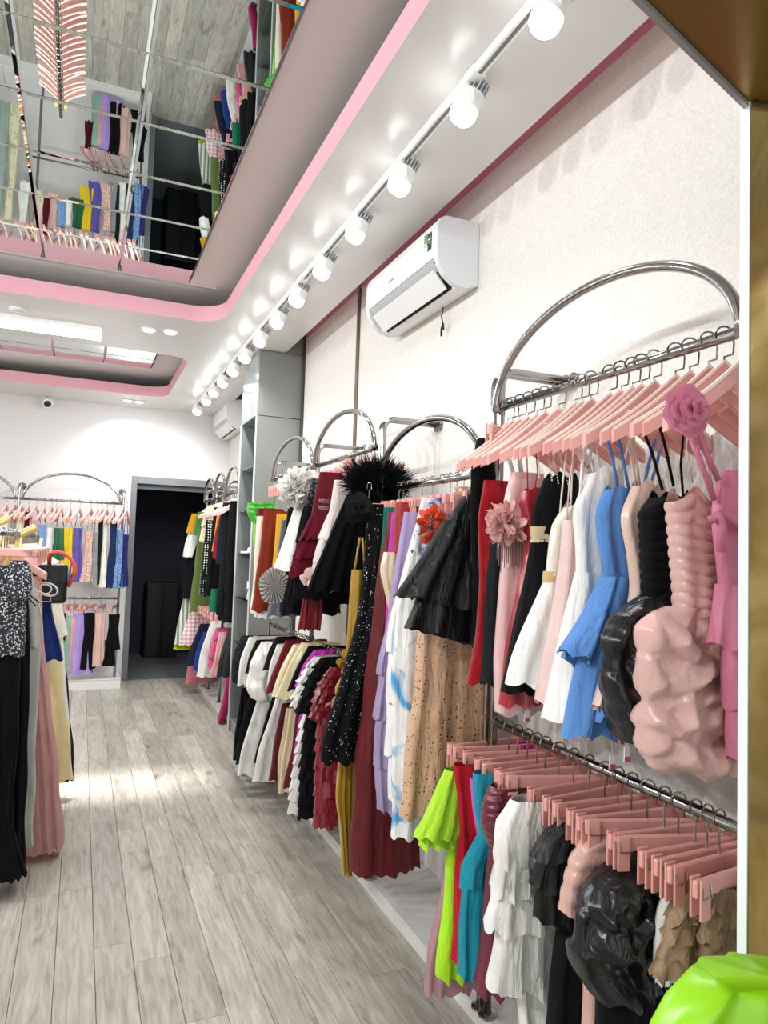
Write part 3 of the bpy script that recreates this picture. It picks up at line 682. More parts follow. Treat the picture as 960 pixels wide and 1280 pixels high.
SEED = [10]
def px(Y, rows, xc=RX):
    """rows (py, px left, px right or None) of the photograph -> (z, x left, x right) on the plane y = Y; None mirrors about the hanger"""
    out = []
    for r in rows:
        x, z = at(r[1], r[0], Y)
        xr = at(r[2], r[0], Y)[0] if len(r) > 2 and r[2] is not None else max(2 * xc - x, x + .05)
        out.append((z, x, min(xr, 1.43) if xc == RX else xr))
    return out
HY = [-.38]
def hword(y0, i, rail): return f'spare pink hanger, {ORD[i]} counted from the near end of {rail}'
def garment(name, desc, cat, Y, group, shells, hz=RZ, hang='shoulder', straps=None, yaw=0, xc=RX, label=None, tagp=None, hyaw=None, hgroup=None):
    """a garment on its hanger: shells are (part name, rows in pixels, cloth, options)"""
    root = thing(name, (xc, Y, hz - .2), label or desc, cat, group)
    allr = []
    for (pn, rows, mat, op) in shells:
        SEED[0] += 1
        R = px(Y, rows, xc) if not op.get('metres') else rows
        op = {k: v for k, v in op.items() if k != 'metres'}
        dy = op.pop('dy', 0); n = op.pop('tiers', 0); mats = mat if isinstance(mat, list) else [mat]
        allr.append(R)
        if n:     # a stack of ruffles laid over one another
            z0, z1 = R[0][0], R[-1][0]; Rz = np.array(R)
            for k in range(n):
                za = z0 + (z1 - z0) * k / n; zb = z0 + (z1 - z0) * (k + 1.25) / n
                fl = lambda z, c: float(np.interp(-z, -Rz[:, 0], Rz[:, c]))
                e = op.get('flare', .014)
                q = {kk: vv for kk, vv in op.items() if kk != 'flare'}
                q.setdefault('folds', 9); q.setdefault('amp', .013); q.setdefault('nu', 48)
                SEED[0] += 1
                shell(pn, [(za, fl(za, 1), fl(za, 2)), ((za + zb) / 2, fl((za + zb) / 2, 1) - e * .5, fl((za + zb) / 2, 2) + e * .5), (zb, fl(zb, 1) - e, fl(zb, 2) + e)],
                      mats[k % len(mats)], root, (0, Y + dy, 0), 0, seed=SEED[0], **q)
        else:
            q = {kk: vv for kk, vv in op.items() if kk != 'flare'}
            shell(pn, R, mats[0], root, (0, Y + dy, 0), 0, seed=SEED[0], **q)
    if straps:
        for (pts, r, m) in straps:     # pixel polylines in the garment's plane
            tubes('strap', [[(lambda q: (q[0], Y + (p[2] if len(p) > 2 else 0), q[1]))(at(p[0], p[1], Y)) for p in pts]], r, m, root)
    if tagp:
        q = at(tagp[0], tagp[1], Y); price_tag(root, (q[0], Y - .02, q[1]), .6)
    if hang:
        cl = hang == 'clip'
        if hyaw is None: hyaw = HY[0] * (.25 if cl else 1) + random.uniform(-.14, .14)
        if len(desc.split()) > 12: print('LONG', desc)
        hanger((xc, Y, hz), ('clip hanger of the ' if cl else 'pink hanger of the ') + desc, hyaw, 0, hgroup or ('clip hangers on the racks' if cl else 'shoulder hangers on the racks'), cl, .55 if cl and hz > 1.6 else 1)
    return root

# --- upper rail of the nearest rack
GU = 'dresses on the upper rail of the nearest rack'
rose = fab('e285a2', 'organza')
g = garment('rose_dress', 'rose pink one shoulder dress with fabric rosette and tiered peplum', 'dress', 1.0, GU, [
    ('bodice', [(588, 905, 990), (610, 893, 990), (650, 889, 990), (700, 897, 990), (745, 903, 990)], rose, dict(folds=3, amp=.008, t=(.02, .03), slant=.0)),
    ('peplum', [(730, 899, 990), (770, 897, 990), (808, 893, 990)], rose, dict(folds=4, amp=.012, t=(.034, .045))),
    ('skirt', [(780, 908, 988), (830, 908, 988), (884, 909, 988)], rose, dict(folds=4, amp=.01, t=(.03, .04))),
    ('skirt', [(870, 911, 986), (910, 911, 986), (950, 913, 986)], rose, dict(folds=4, amp=.01, t=(.026, .034)))])
tubes('strap', [[(at(868, 520, .985)[0], .985, at(868, 520, .985)[1]), (at(880, 560, .985)[0], .985, at(880, 560, .985)[1]), (at(898, 600, .985)[0], .985, at(898, 600, .985)[1])],
                [(at(862, 540, .99)[0], .99, at(862, 540, .99)[1]), (at(893, 625, .99)[0], .99, at(893, 625, .99)[1])]], .006, rose, g)
tubes('sash', [[(at(a_, b_, .972)[0], .972 - .004 * k, at(a_, b_, .972)[1]) for k, (a_, b_) in enumerate(((888, 650), (900, 642), (915, 652), (940, 668)))], [(at(a_, b_, .968)[0], .966, at(a_, b_, .968)[1]) for a_, b_ in ((896, 640), (902, 660), (900, 690))]], .009, rose, g)
q = at(865, 513, .96); rosette('rosette', (q[0], .96, q[1]), .05, rose, g)
satin = fab('dcb0a8', 'satin')
g = garment('bubble_dress', 'pale pink satin dress with ruched bodice and crumpled bubble skirt', 'dress', 1.09, GU, [
    ('bodice', [(628, 835, 905), (660, 839, 903), (700, 843, 899), (740, 847, 897), (778, 847, 898)], satin, dict(folds=2, amp=.004, t=(.03, .035), ruche=.010, rp=.023, neck=.035, step=.003)),
    ('skirt', [(758, 838, 900), (766, 816, 908), (785, 805, 916), (810, 803, 922), (850, 804, 926), (900, 804, 930), (940, 808, 931), (958, 814, 928), (966, 828, 920)], satin,
     dict(folds=2, amp=.006, t=(.028, .05), step=.0035, nu=200, dh=.03, swirl=.006, sf=85, domes=[(*at(a_, b_, 1.05), c_ / 590, d_ / 560, e_) for a_, b_, c_, d_, e_ in (
         (819, 789, 24, 34, .2), (851, 802, 40, 17, -.8), (888, 800, 12, 28, .3), (815, 852, 26, 32, .5), (868, 838, 48, 18, .5), (893, 862, 34, 13, .35), (856, 886, 13, 36, .1),
         (833, 905, 34, 15, -.4), (895, 893, 20, 26, -.4), (822, 935, 26, 20, .3), (853, 944, 24, 20, -.2), (892, 950, 32, 18, .3), (918, 915, 14, 40, 0))]))],
    straps=[([(862, 510), (858, 560), (866, 604)], .0016, satin), ([(868, 508), (880, 560), (892, 612)], .0016, satin), ([(905, 540, .05), (898, 580, .03), (890, 620)], .0022, satin), ([(914, 540, .05), (906, 580, .03), (898, 624)], .0022, satin)])
blk = fab('0b0c10', 'velvet'); blksat = fab('0d0e11', 'satin')
garment('mini_dress', 'black ruched strap dress with gathered puff skirt', 'dress', 1.18, GU, [
    ('bodice', [(622, 818, 856), (640, 802, 856), (690, 804, 856), (748, 807, 856)], blk, dict(folds=2, amp=.004, t=(.03, .03), ruche=.009, rp=.022, neck=.02, step=.003)),
    ('skirt', [(745, 800, 870), (770, 772, 872), (800, 758, 872), (850, 756, 872), (900, 765, 868), (932, 782, 855)], blksat, dict(folds=4, amp=.01, t=(.03, .035), step=.004, nu=160, domes=18, dh=.026, swirl=.006, sf=90))],
    straps=[([(800, 528), (815, 565), (828, 612)], .0035, blk), ([(820, 515), (832, 560), (842, 608)], .0035, blk), ([(872, 535, .04), (864, 580, .03), (854, 622)], .003, blk)], tagp=(832, 930))
blush = fab('e4c4b4', 'satin')
garment('slip_dress', 'blush beige slip dress with ruffled hem and thin straps', 'dress', 1.245, GU, [
    ('bodice', [(608, 792, 830), (645, 775, 832), (690, 785, 832), (735, 790, 832), (790, 776, 838), (818, 757, 840)], blush, dict(folds=3, amp=.008, t=(.022, .03), neck=.02)),
    ('hem_ruffle', [(800, 762, 838), (850, 756, 836), (898, 744, 820)], blush, dict(folds=7, amp=.014, t=(.028, .035), slant=-.02))],
    straps=[([(783, 515), (790, 560), (795, 612)], .003, blush), ([(786, 512), (794, 560), (800, 612)], .003, blush), ([(772, 522), (786, 560), (797, 612)], .002, blush)], tagp=(776, 930))
blue = fab('5f8fd0', 'matte')
garment('ruffle_dress', 'cornflower blue dress with cascading side ruffle and thick straps', 'dress', 1.315, GU, [
    ('bodice', [(612, 757, 796), (640, 744, 800), (690, 752, 800), (730, 757, 802)], blue, dict(folds=3, amp=.009, t=(.022, .03), neck=.012)),
    ('skirt', [(715, 755, 805), (780, 738, 806), (850, 722, 808), (920, 706, 808)], blue, dict(folds=4, amp=.014, t=(.028, .045), slant=.0)),
    ('side_ruffle', [(720, 748, 778), (760, 733, 768), (810, 714, 758), (840, 701, 755)], blue, dict(folds=5, amp=.02, t=(.03, .05), dy=-.02, slant=-.05)),
    ('side_ruffle', [(760, 752, 790), (810, 738, 786), (866, 728, 780)], blue, dict(folds=5, amp=.02, t=(.03, .05), dy=-.028, slant=.05))],
    straps=[([(755, 530), (765, 570), (772, 608)], .004, blue), ([(768, 525), (778, 570), (786, 612)], .004, blue), ([(838, 535, .04), (822, 580, .03), (802, 622)], .004, blue), ([(846, 537, .04), (832, 580, .03), (808, 624)], .004, blue)], tagp=(758, 940))
wht = fab('f4f2ee', 'matte')
garment('flared_dress', 'white flared dress with wide bust and tied straps', 'dress', 1.395, GU, [
    ('bodice', [(592, 735, 776), (640, 716, 780), (690, 722, 780), (722, 722, 782)], wht, dict(folds=2, amp=.006, t=(.028, .03), neck=.02)),
    ('skirt', [(715, 722, 782), (760, 712, 786), (820, 700, 788), (870, 688, 788), (897, 682, 788)], wht, dict(folds=4, amp=.014, t=(.03, .06)))],
    straps=[([(740, 535), (748, 570), (752, 600)], .003, wht), ([(738, 535), (728, 580), (724, 640)], .004, wht), ([(742, 536), (738, 575), (744, 596)], .003, wht), ([(800, 540, .03), (786, 580, .02), (774, 606)], .003, wht), ([(734, 537), (722, 565), (731, 590), (739, 560), (734, 537)], .002, wht)])
ppink = fab('eccdc8', 'satin')
garment('panel_dress', 'light pink satin panel dress squeezed between the cream and white dresses', 'dress', 1.465, GU, [
    ('skirt', [(650, 705, 750), (700, 702, 750), (750, 694, 752), (820, 681, 752), (878, 673, 750)], ppink, dict(folds=4, amp=.01, t=(.022, .04)))],
    straps=[([(722, 535), (712, 600), (708, 655)], .002, ppink), ([(730, 532), (726, 600), (722, 652)], .002, ppink)])
crm = fab('efe9dc', 'satin')
garment('aline_dress', 'cream A-line dress with gold waist clasp and long bow ties', 'dress', 1.53, GU, [
    ('bodice', [(634, 706, 745), (655, 690, 748), (690, 685, 748), (722, 682, 748)], crm, dict(folds=2, amp=.006, t=(.025, .028), neck=.02)),
    ('waistband', [(714, 681, 748), (722, 680, 748), (728, 680, 748)], fab('d8b878', 'satin'), dict(folds=1, amp=.001, t=(.032, .032), hem=0, step=.01)),
    ('skirt', [(724, 682, 748), (780, 660, 752), (830, 641, 752), (862, 632, 752)], wht, dict(folds=4, amp=.012, t=(.03, .06), slant=-.02))],
    straps=[([(712, 530), (704, 600), (700, 640)], .0025, crm), ([(716, 528), (710, 560), (690, 580), (700, 545), (716, 528)], .002, crm), ([(718, 530), (714, 620), (710, 740)], .0025, crm)])
bt = garment('belted_dress', 'black sleeveless dress with pearl neckline and champagne belt', 'dress', 1.6, GU, [
    ('bodice', [(598, 682, 722), (630, 668, 724), (670, 665, 724)], blk, dict(folds=2, amp=.005, t=(.025, .026), neck=.02)),
    ('waistband', [(658, 664, 724), (668, 664, 724), (678, 664, 724)], fab('cdb892', 'satin'), dict(folds=2, amp=.003, t=(.03, .03), hem=0, step=.01)),
    ('skirt', [(674, 666, 724), (740, 655, 728), (800, 642, 730), (868, 628, 730)], blk, dict(folds=4, amp=.012, t=(.03, .05), slant=-.01))])
PEARL = plain('pearl_bead', 'e9e2d6', .25)
m = MB()
for a, b_ in (((680, 530), (690, 600)), ((690, 535), (712, 612)), ((684, 530), (698, 604)), ((664, 676), (716, 676)), ((672, 545), (674, 596))):
    for i in range(22):
        q = at(a[0] + (b_[0] - a[0]) * i / 21, a[1] + (b_[1] - a[1]) * i / 21, 1.575)
        m.lathe([(.0005, -.003), (.0028, 0), (.0005, .003)], (q[0] - RX, 1.575 - 1.6, q[1] - bt.location[2]), (0, 0, 1), 6)
m.build('pearl_string', PEARL, bt, smooth=True, kind='stuff')
red = fab('a8182c', 'satin')
garment('halter_dress', 'crimson red dress with crossed neckline and thin dark straps', 'dress', 1.665, GU, [
    ('bodice', [(614, 652, 700), (630, 648, 702), (660, 657, 702), (700, 657, 704)], red, dict(folds=3, amp=.006, t=(.025, .03), neck=.012)),
    ('skirt', [(690, 657, 704), (760, 643, 706), (820, 630, 706), (880, 624, 706)], red, dict(folds=4, amp=.012, t=(.03, .05)))],
    straps=[([(658, 538), (659, 580), (660, 618)], .002, red), ([(668, 540), (672, 590), (664, 640)], .002, red), ([(740, 545, .03), (720, 590, .02), (702, 624)], .003, red)], tagp=(654, 885))
pnk = fab('f0c6c4', 'satin')
g = garment('column_dress', 'pale pink column dress with feathered bust and bead fringe', 'dress', 1.745, GU, [
    ('bodice', [(590, 640, 678), (620, 632, 680), (660, 626, 680), (712, 627, 680)], pnk, dict(folds=2, amp=.005, t=(.024, .028))),
    ('skirt', [(706, 627, 680), (760, 623, 682), (820, 618, 682), (892, 621, 682)], pnk, dict(folds=2, amp=.006, t=(.028, .04)))],
    straps=[([(632, 560), (642, 592)], .007, wht), ([(648, 560), (652, 592)], .007, wht)])
q = at(632, 655, 1.71); blades('feather_trim', (q[0] + .005, 1.705, q[1]), .045, .025, .04, 190, .035, .013, fab('f3c3bd', 'tulle'), g, 5, 0, True)
m = MB()
for i in range(14):
    a = at(622 + i * 2.3, 672 + (i % 3) * 3, 1.695); m.tube([(a[0] - RX, 1.695 - 1.745, a[1] - g.location[2]), (a[0] - RX, 1.695 - 1.745, a[1] - g.location[2] - .06 - .03 * ((i * 7) % 5) / 5)], .0014, 4)
m.build('bead_fringe', plain('dark_bead', '8a7470', .3, .5), g, kind='stuff')
garment('evening_dress', 'dark charcoal dress hanging behind the pale pink feathered column dress', 'dress', 1.79, GU, [
    ('skirt', [(640, 618, 660), (700, 612, 660), (780, 606, 662), (856, 603, 662)], fab('1c2024'), dict(folds=4, amp=.012, t=(.02, .035)))])
garment('velvet_dress', 'deep red velvet dress beside the long black strap dress', 'dress', 1.83, GU, [
    ('skirt', [(600, 606, 650), (650, 598, 650), (730, 602, 650), (790, 596, 650), (853, 586, 650)], fab('980e1a', 'velvet'), dict(folds=3, amp=.01, t=(.02, .035)))])
garment('strap_dress', 'long black one strap dress ending the near rack', 'dress', 1.875, GU, [
    ('strap_panel', [(548, 597, 614), (580, 590, 618), (640, 588, 622)], fab('090a0d'), dict(folds=2, amp=.003, t=(.016, .018))),
    ('skirt', [(630, 588, 622), (700, 591, 624), (800, 593, 626)], fab('090a0d'), dict(folds=3, amp=.006, t=(.018, .03)))], hang='clip', hyaw=.35)
for i, y in enumerate((1.05, 1.14, 1.285, 1.355, 1.5, 1.70)):
    hanger((RX, y, RZ), hword(y, i, 'the nearest upper rail'), -.38 + random.uniform(-.16, .16), 0, 'spare hangers on the nearest upper rail')
hanger((RX, 1.855, RZ), 'pink hanger turned outward at the far end of the nearest upper rail', -.62, 0)
HY[0] = -.15

# --- lower rail of the nearest rack: clip hangers
GL = 'separates on the lower rail of the nearest rack'
def low(name, desc, cat, Y, shells, **k):
    return garment(name, desc, cat, Y, GL, shells, hz=LZ, hang=k.pop('hang', 'clip'), **k)
tan = fab('b08f6a', 'organza')
low('ruffled_blouse', 'dark tan ruffled top nearest the gold doorframe', 'top', 1.0, [('ruffle', [(1108, 888, 985), (1150, 884, 985), (1215, 884, 985)], fab('8f7450', 'organza'), dict(tiers=5, folds=10, amp=.008, t=(.03, .035)))], hyaw=.12)
low('ruffled_blouse', 'light tan pleated ruffle top with layered organza tiers', 'top', 1.055, [('ruffle', [(1098, 866, 950), (1130, 850, 950), (1165, 838, 950), (1216, 824, 950)], tan, dict(tiers=5, folds=8, amp=.012, t=(.028, .035)))], hyaw=.08)
low('pleated_blouse', 'white crinkle pleated top between black satin and tan ruffles', 'top', 1.115, [('body', [(1108, 838, 900), (1140, 822, 900), (1180, 820, 900), (1226, 822, 900)], wht, dict(folds=16, amp=.006, t=(.022, .03), nu=100))])
low('balloon_blouse', 'glossy black satin balloon top over a black skirt', 'top', 1.2, [
    ('bodice', [(1070, 800, 856), (1086, 776, 862), (1108, 748, 866), (1145, 726, 866), (1190, 718, 864), (1222, 728, 862), (1244, 746, 858)], fab('0a0b0d', 'satin'), dict(folds=4, amp=.012, t=(.035, .045), step=.004, nu=170, domes=16, dh=.03, swirl=.006, sf=85)),
    ('skirt', [(1236, 748, 856), (1290, 750, 858), (1400, 748, 862)], blk, dict(folds=4, amp=.012, t=(.04, .05)))], hyaw=-.05)
low('ruched_blouse', 'dusty pink twisted ruched top with matching trousers', 'top', 1.3, [
    ('bodice', [(1036, 752, 800), (1056, 728, 806), (1085, 713, 808), (1120, 706, 806), (1152, 700, 800)], fab('e0b2a6', 'satin'), dict(folds=3, amp=.01, t=(.035, .04), ruche=.014, rp=.042, step=.008, slant=-.03)),
    ('trousers', [(1140, 718, 800), (1230, 732, 800), (1390, 730, 800)], fab('e0b2a6', 'satin'), dict(folds=2, amp=.01, t=(.03, .04)))])
bor = fab('121316', 'organza')
low('ruffle_blouse', 'black organza ruffle tiered top over a long black skirt', 'top', 1.39, [
    ('ruffle', [(1026, 702, 756), (1060, 676, 760), (1110, 672, 760), (1150, 676, 758)], bor, dict(tiers=3, folds=6, amp=.018, t=(.03, .04), slant=-.02)),
    ('skirt', [(1130, 702, 760), (1230, 690, 762), (1370, 682, 764)], fab('121316'), dict(folds=4, amp=.014, t=(.035, .05)))])
low('frilled_dress', 'white frilled blouse with tiers over white wide trousers', 'dress', 1.51, [
    ('blouse', [(1000, 640, 706), (1030, 624, 710), (1080, 622, 710)], fab('f3f1ec', 'matte'), dict(folds=6, amp=.014, t=(.032, .04), puff=.012, pf=40)),
    ('ruffle', [(1062, 622, 712), (1110, 620, 712), (1150, 618, 712)], fab('f3f1ec', 'matte'), dict(tiers=2, folds=7, amp=.02, t=(.036, .05))),
    ('skirt', [(1140, 624, 712), (1190, 618, 714), (1238, 612, 716)], wht, dict(folds=5, amp=.018, t=(.04, .055))),
    ('trousers', [(1200, 645, 714), (1300, 652, 714)], wht, dict(folds=3, amp=.014, t=(.035, .04)))])
mar = fab('6c1a30', 'satin')
low('gathered_dress', 'wine red satin dress with gathered sleeve and rose chiffon skirt', 'dress', 1.63, [
    ('sleeve', [(983, 615, 660), (1005, 606, 662), (1030, 604, 662), (1062, 612, 662)], mar, dict(folds=3, amp=.008, t=(.03, .035), ruche=.016, rp=.02, step=.005)),
    ('skirt', [(1055, 614, 664), (1130, 608, 666), (1240, 598, 668)], fab('7a2c42', 'organza'), dict(folds=5, amp=.014, t=(.035, .055)))])
teal = fab('2aa0b8', 'tulle')
low('tulle_dress', 'turquoise tulle dress with gathered tiers', 'dress', 1.715, [
    ('bodice', [(966, 592, 640), (1000, 592, 640), (1045, 600, 640)], fab('2f9ab4'), dict(folds=3, amp=.006, t=(.025, .03))),
    ('skirt', [(1040, 602, 642), (1085, 578, 644), (1110, 576, 644)], teal, dict(folds=7, amp=.016, t=(.03, .04))),
    ('skirt', [(1098, 580, 644), (1160, 576, 646), (1222, 571, 646)], teal, dict(folds=7, amp=.018, t=(.03, .05)))])
low('magenta_dress', 'bright orchid pink dress beside the turquoise tulle', 'dress', 1.765, [
    ('body', [(972, 588, 640), (1010, 592, 640), (1045, 600, 640)], fab('e062c8'), dict(folds=3, amp=.008, t=(.02, .03)))])
low('chiffon_dress', 'bright red chiffon dress between lime and orchid dresses', 'dress', 1.81, [
    ('bodice', [(956, 567, 625), (1000, 572, 625), (1050, 574, 625)], fab('b81a28'), dict(folds=3, amp=.01, t=(.025, .03))),
    ('skirt', [(1045, 573, 625), (1100, 570, 626), (1200, 566, 628)], fab('b81a28'), dict(folds=5, amp=.014, t=(.028, .04)))])
lime = fab('b4e83c', 'matte')
low('lime_dress', 'lime green two layer dress with ruffled sleeve', 'dress', 1.87, [
    ('ruffle', [(962, 558, 596), (990, 545, 600), (1030, 530, 602), (1046, 522, 602)], lime, dict(folds=6, amp=.018, t=(.028, .05), slant=.0)),
    ('ruffle', [(990, 548, 602), (1030, 536, 604), (1060, 528, 604)], lime, dict(folds=6, amp=.016, t=(.024, .04), dy=.012)),
    ('skirt', [(1045, 560, 604), (1120, 555, 606), (1222, 546, 608)], fab('b4ec30'), dict(folds=4, amp=.016, t=(.03, .045)))])
low('mauve_dress', 'long dusty mauve dress hanging behind the lime green one', 'dress', 1.93, [
    ('skirt', [(1040, 563, 604), (1120, 552, 606), (1200, 536, 606), (1242, 530, 606)], fab('c79aa6', 'tulle'), dict(folds=5, amp=.014, t=(.025, .045)))])
for i, y in enumerate((1.085, 1.16, 1.25, 1.345, 1.45, 1.57, 1.67)):
    hanger((RX, y, LZ), hword(y, i, 'the nearest lower rail').replace('hanger', 'clip hanger'), random.uniform(-.4, .15), 0, 'spare clip hangers on the nearest lower rail', True)
garment('fuchsia_blouse', 'fuchsia organza blouse behind the clip hangers of the nearest rack', 'blouse', 1.86, GL, [
    ('body', [(930, 648, 690), (960, 646, 692), (1000, 648, 692)], fab('d8309a', 'organza'), dict(folds=4, amp=.006, t=(.015, .02)))], hz=LZ, hang=None, xc=1.34)

# --- second rack: long gowns on the low rail
G2 = 'gowns on the second rack'; Z2 = 1.715
def sec(name, desc, cat, Y, shells, **k): return garment(name, desc, cat, Y, G2, shells, hz=Z2, hang=k.pop('hang', 'clip'), **k)
sec('organza_blouse', 'black shiny organza top with two wide flounces', 'top', 1.985, [
    ('bodice', [(618, 580, 612), (650, 560, 614), (680, 548, 614)], bor, dict(folds=3, amp=.01, t=(.03, .04))),
    ('flounce', [(650, 556, 612), (690, 534, 612), (720, 515, 612), (756, 496, 612)], bor, dict(folds=4, amp=.026, t=(.035, .06), slant=-.03)),
    ('flounce', [(715, 530, 614), (760, 516, 614), (800, 506, 614)], bor, dict(folds=4, amp=.028, t=(.03, .055), slant=-.04))], hang='clip')
peach = fab('d8b092', 'sequin', 'b98a58')
sec('sequin_gown', 'long peach gown covered with gold sequins', 'dress', 2.12, [
    ('bodice', [(608, 568, 616), (640, 566, 616), (700, 560, 616)], fab('d8b092', 'lace', 'efe0d0'), dict(folds=2, amp=.006, t=(.025, .03))),
    ('skirt', [(690, 552, 616), (780, 524, 616), (850, 518, 615), (950, 506, 614), (1015, 498, 612)], peach, dict(folds=4, amp=.016, t=(.035, .055), slant=.02))])
mb = fab('f1f1f0', 'marble', '5aa6dc')
sec('marbled_gown', 'long white gown with watery blue print and ruffled edge', 'dress', 2.215, [
    ('bodice', [(622, 540, 580), (660, 522, 584), (700, 512, 588)], mb, dict(folds=3, amp=.01, t=(.025, .03))),
    ('skirt', [(695, 512, 588), (760, 496, 588), (850, 490, 588), (950, 492, 586), (1046, 490, 584)], mb, dict(folds=5, amp=.016, t=(.03, .055)))])
sec('layered_gown', 'long white gown with tiered flounce down the front edge', 'dress', 2.28, [
    ('skirt', [(640, 525, 575), (700, 508, 575), (760, 492, 575), (850, 484, 575), (940, 488, 575), (985, 490, 575)], wht, dict(folds=4, amp=.016, t=(.025, .045))),
    ('flounce', [(740, 494, 530), (800, 486, 528), (900, 484, 528), (985, 490, 528)], wht, dict(tiers=4, folds=4, amp=.018, t=(.03, .05), dy=-.02, flare=.02))])
sec('ruffled_gown', 'lilac chiffon gown with ruffled edge', 'dress', 2.36, [
    ('skirt', [(640, 505, 560), (720, 492, 560), (800, 480, 560), (880, 470, 560), (985, 470, 560)], fab('b8a4d0', 'organza'), dict(folds=5, amp=.016, t=(.025, .045))),
    ('flounce', [(770, 484, 505), (850, 474, 502), (930, 466, 502), (996, 474, 502)], fab('b8a4d0', 'organza'), dict(tiers=4, folds=4, amp=.016, t=(.028, .045), dy=-.02, flare=.018))])
fl = sec('floral_blouse', 'orange and blue flower print top on the second rack', 'top', 2.17, [
    ('body', [(622, 528, 560), (650, 520, 560), (690, 514, 556)], fab('e8e4e4', 'floral', '4a78c8'), dict(folds=4, amp=.01, t=(.022, .03)))])
q = at(541, 655, 2.13); blades('flower', (q[0], 2.13, q[1]), .03, .02, .05, 60, .03, .014, fab('e0502a', 'organza'), fl, 8, 0, True)
sec('tube_bustier', 'dark red tube top clipped above a cream sleeve', 'top', 2.44, [
    ('body', [(628, 492, 530), (660, 490, 530), (694, 490, 528)], fab('9c1420', 'satin'), dict(folds=2, amp=.005, t=(.028, .032), dy=-.02)),
    ('sleeve', [(690, 480, 512), (712, 474, 512), (760, 486, 512), (800, 496, 512)], fab('ead4b0', 'satin'), dict(folds=3, amp=.008, t=(.02, .03)))], hang='clip')
sec('magenta_gown', 'magenta satin slip beside the black sparkling gown', 'dress', 2.5, [
    ('skirt', [(640, 490, 535), (720, 484, 535), (800, 482, 535), (880, 482, 535)], fab('c418a0', 'satin'), dict(folds=4, amp=.012, t=(.02, .04)))])
sec('teal_gown', 'dark teal gown glimpsed beside the black sparkling gown', 'dress', 2.56, [
    ('skirt', [(634, 480, 530), (700, 476, 530), (850, 472, 530), (958, 468, 530)], fab('1c6a60'), dict(folds=4, amp=.012, t=(.02, .04)))])
spk = fab('08090b', 'glitter')
g = sec('sparkling_gown', 'long black gown with silver sparkle and ruffled flower shoulder', 'dress', 2.66, [
    ('bodice', [(630, 464, 500), (660, 458, 505), (700, 456, 508)], spk, dict(folds=2, amp=.006, t=(.03, .035))),
    ('skirt', [(694, 456, 508), (750, 450, 512), (800, 440, 514), (840, 430, 514), (870, 419, 514), (904, 408, 514), (952, 402, 514)], spk, dict(folds=5, amp=.022, t=(.04, .07), nu=60))], hang='clip')
q = at(449, 636, 2.63); rosette('fabric_flower', (q[0], 2.62, q[1]), .065, fab('0c0d10', 'velvet'), g, 9)
sec('long_gown', 'floor length dark red gown showing under the black gown', 'dress', 2.56, [
    ('skirt', [(640, 482, 530), (900, 452, 530), (960, 445, 528), (1040, 441, 524), (1090, 440, 522)], fab('6e0a16', 'organza'), dict(folds=5, amp=.018, t=(.03, .075)))], hang=None)
must = fab('b0861a', 'satin')
g = sec('mustard_dress', 'mustard satin strap dress with knotted ruffle and trailing ties', 'dress', 2.745, [
    ('bodice', [(712, 440, 462), (760, 436, 462), (815, 433, 462)], must, dict(folds=2, amp=.006, t=(.02, .025))),
    ('skirt', [(838, 432, 452), (862, 416, 450), (885, 428, 450), (940, 423, 448), (1000, 420, 446), (1050, 425, 442), (1092, 430, 438)], must, dict(folds=4, amp=.014, t=(.025, .03)))],
    straps=[([(450, 672), (447, 690), (443, 716)], .005, must), ([(453, 672), (455, 690), (456, 716)], .005, must)], hang='clip', xc=1.1)
q = at(431, 830, 2.74); blades('knot_ruffle', (q[0] + .03, 2.735, q[1]), .035, .03, .035, 70, .03, .016, must, g, 12, 0, True)
for i, y in enumerate((2.06, 2.25, 2.40, 2.62)):
    hanger((RX, y, Z2), hword(y, i, 'the second rack'), random.uniform(-.1, .1), 0, 'spare hangers on the second rack', True, .55)

# --- third and fourth racks, upper rail
G3 = 'short dresses on the upper rail of the third and fourth racks'
def third(name, desc, cat, Y, shells, **k): return garment(name, desc, cat, Y, G3, shells, hz=RZ, hang=k.pop('hang', 'clip'), **k)
tb = fab('090a0d', 'tulle')
g = third('feather_dress', 'short black tulle dress with large black feather bust', 'dress', 2.94, [
    ('skirt', [(618, 434, 500), (650, 420, 504), (690, 402, 506), (738, 386, 508)], tb, dict(folds=9, amp=.02, t=(.04, .08), nu=70))], hang=None)
q = at(466, 602, 2.94); blades('feathers', (q[0] - .01, 2.86, q[1] - .015), .125, .06, .07, 4200, .075, .0014, fab('0d0f12', 'tulle'), g, 21, .25)
shell('bust', [(q[1] + .05, q[0] - .09, q[0] + .09), (q[1], q[0] - .13, q[0] + .13), (q[1] - .08, q[0] - .1, q[0] + .1)], fab('0d0f12', 'tulle'), g, (0, 2.92, 0), t=(.04, .05), folds=6, amp=.01, closed=True)
hanger((RX, 2.94, RZ), 'pink clip hanger holding the short black feather dress', 0, 0, None, True)
g = third('petticoat_dress', 'short black dress with frothy white and pink petticoat hem', 'dress', 3.06, [
    ('bodice', [(600, 418, 470), (650, 410, 470)], fab('e9d8d4'), dict(folds=2, amp=.006, t=(.025, .03))),
    ('skirt', [(640, 412, 470), (680, 398, 474), (722, 388, 476)], fab('f0e4e0', 'tulle'), dict(tiers=3, folds=8, amp=.02, t=(.035, .06)))])
q = at(408, 722, 3.03); blades('petticoat', (q[0], 3.03, q[1]), .1, .03, .02, 130, .04, .022, fab('f3d8d2', 'tulle'), g, 31, -.4, True)
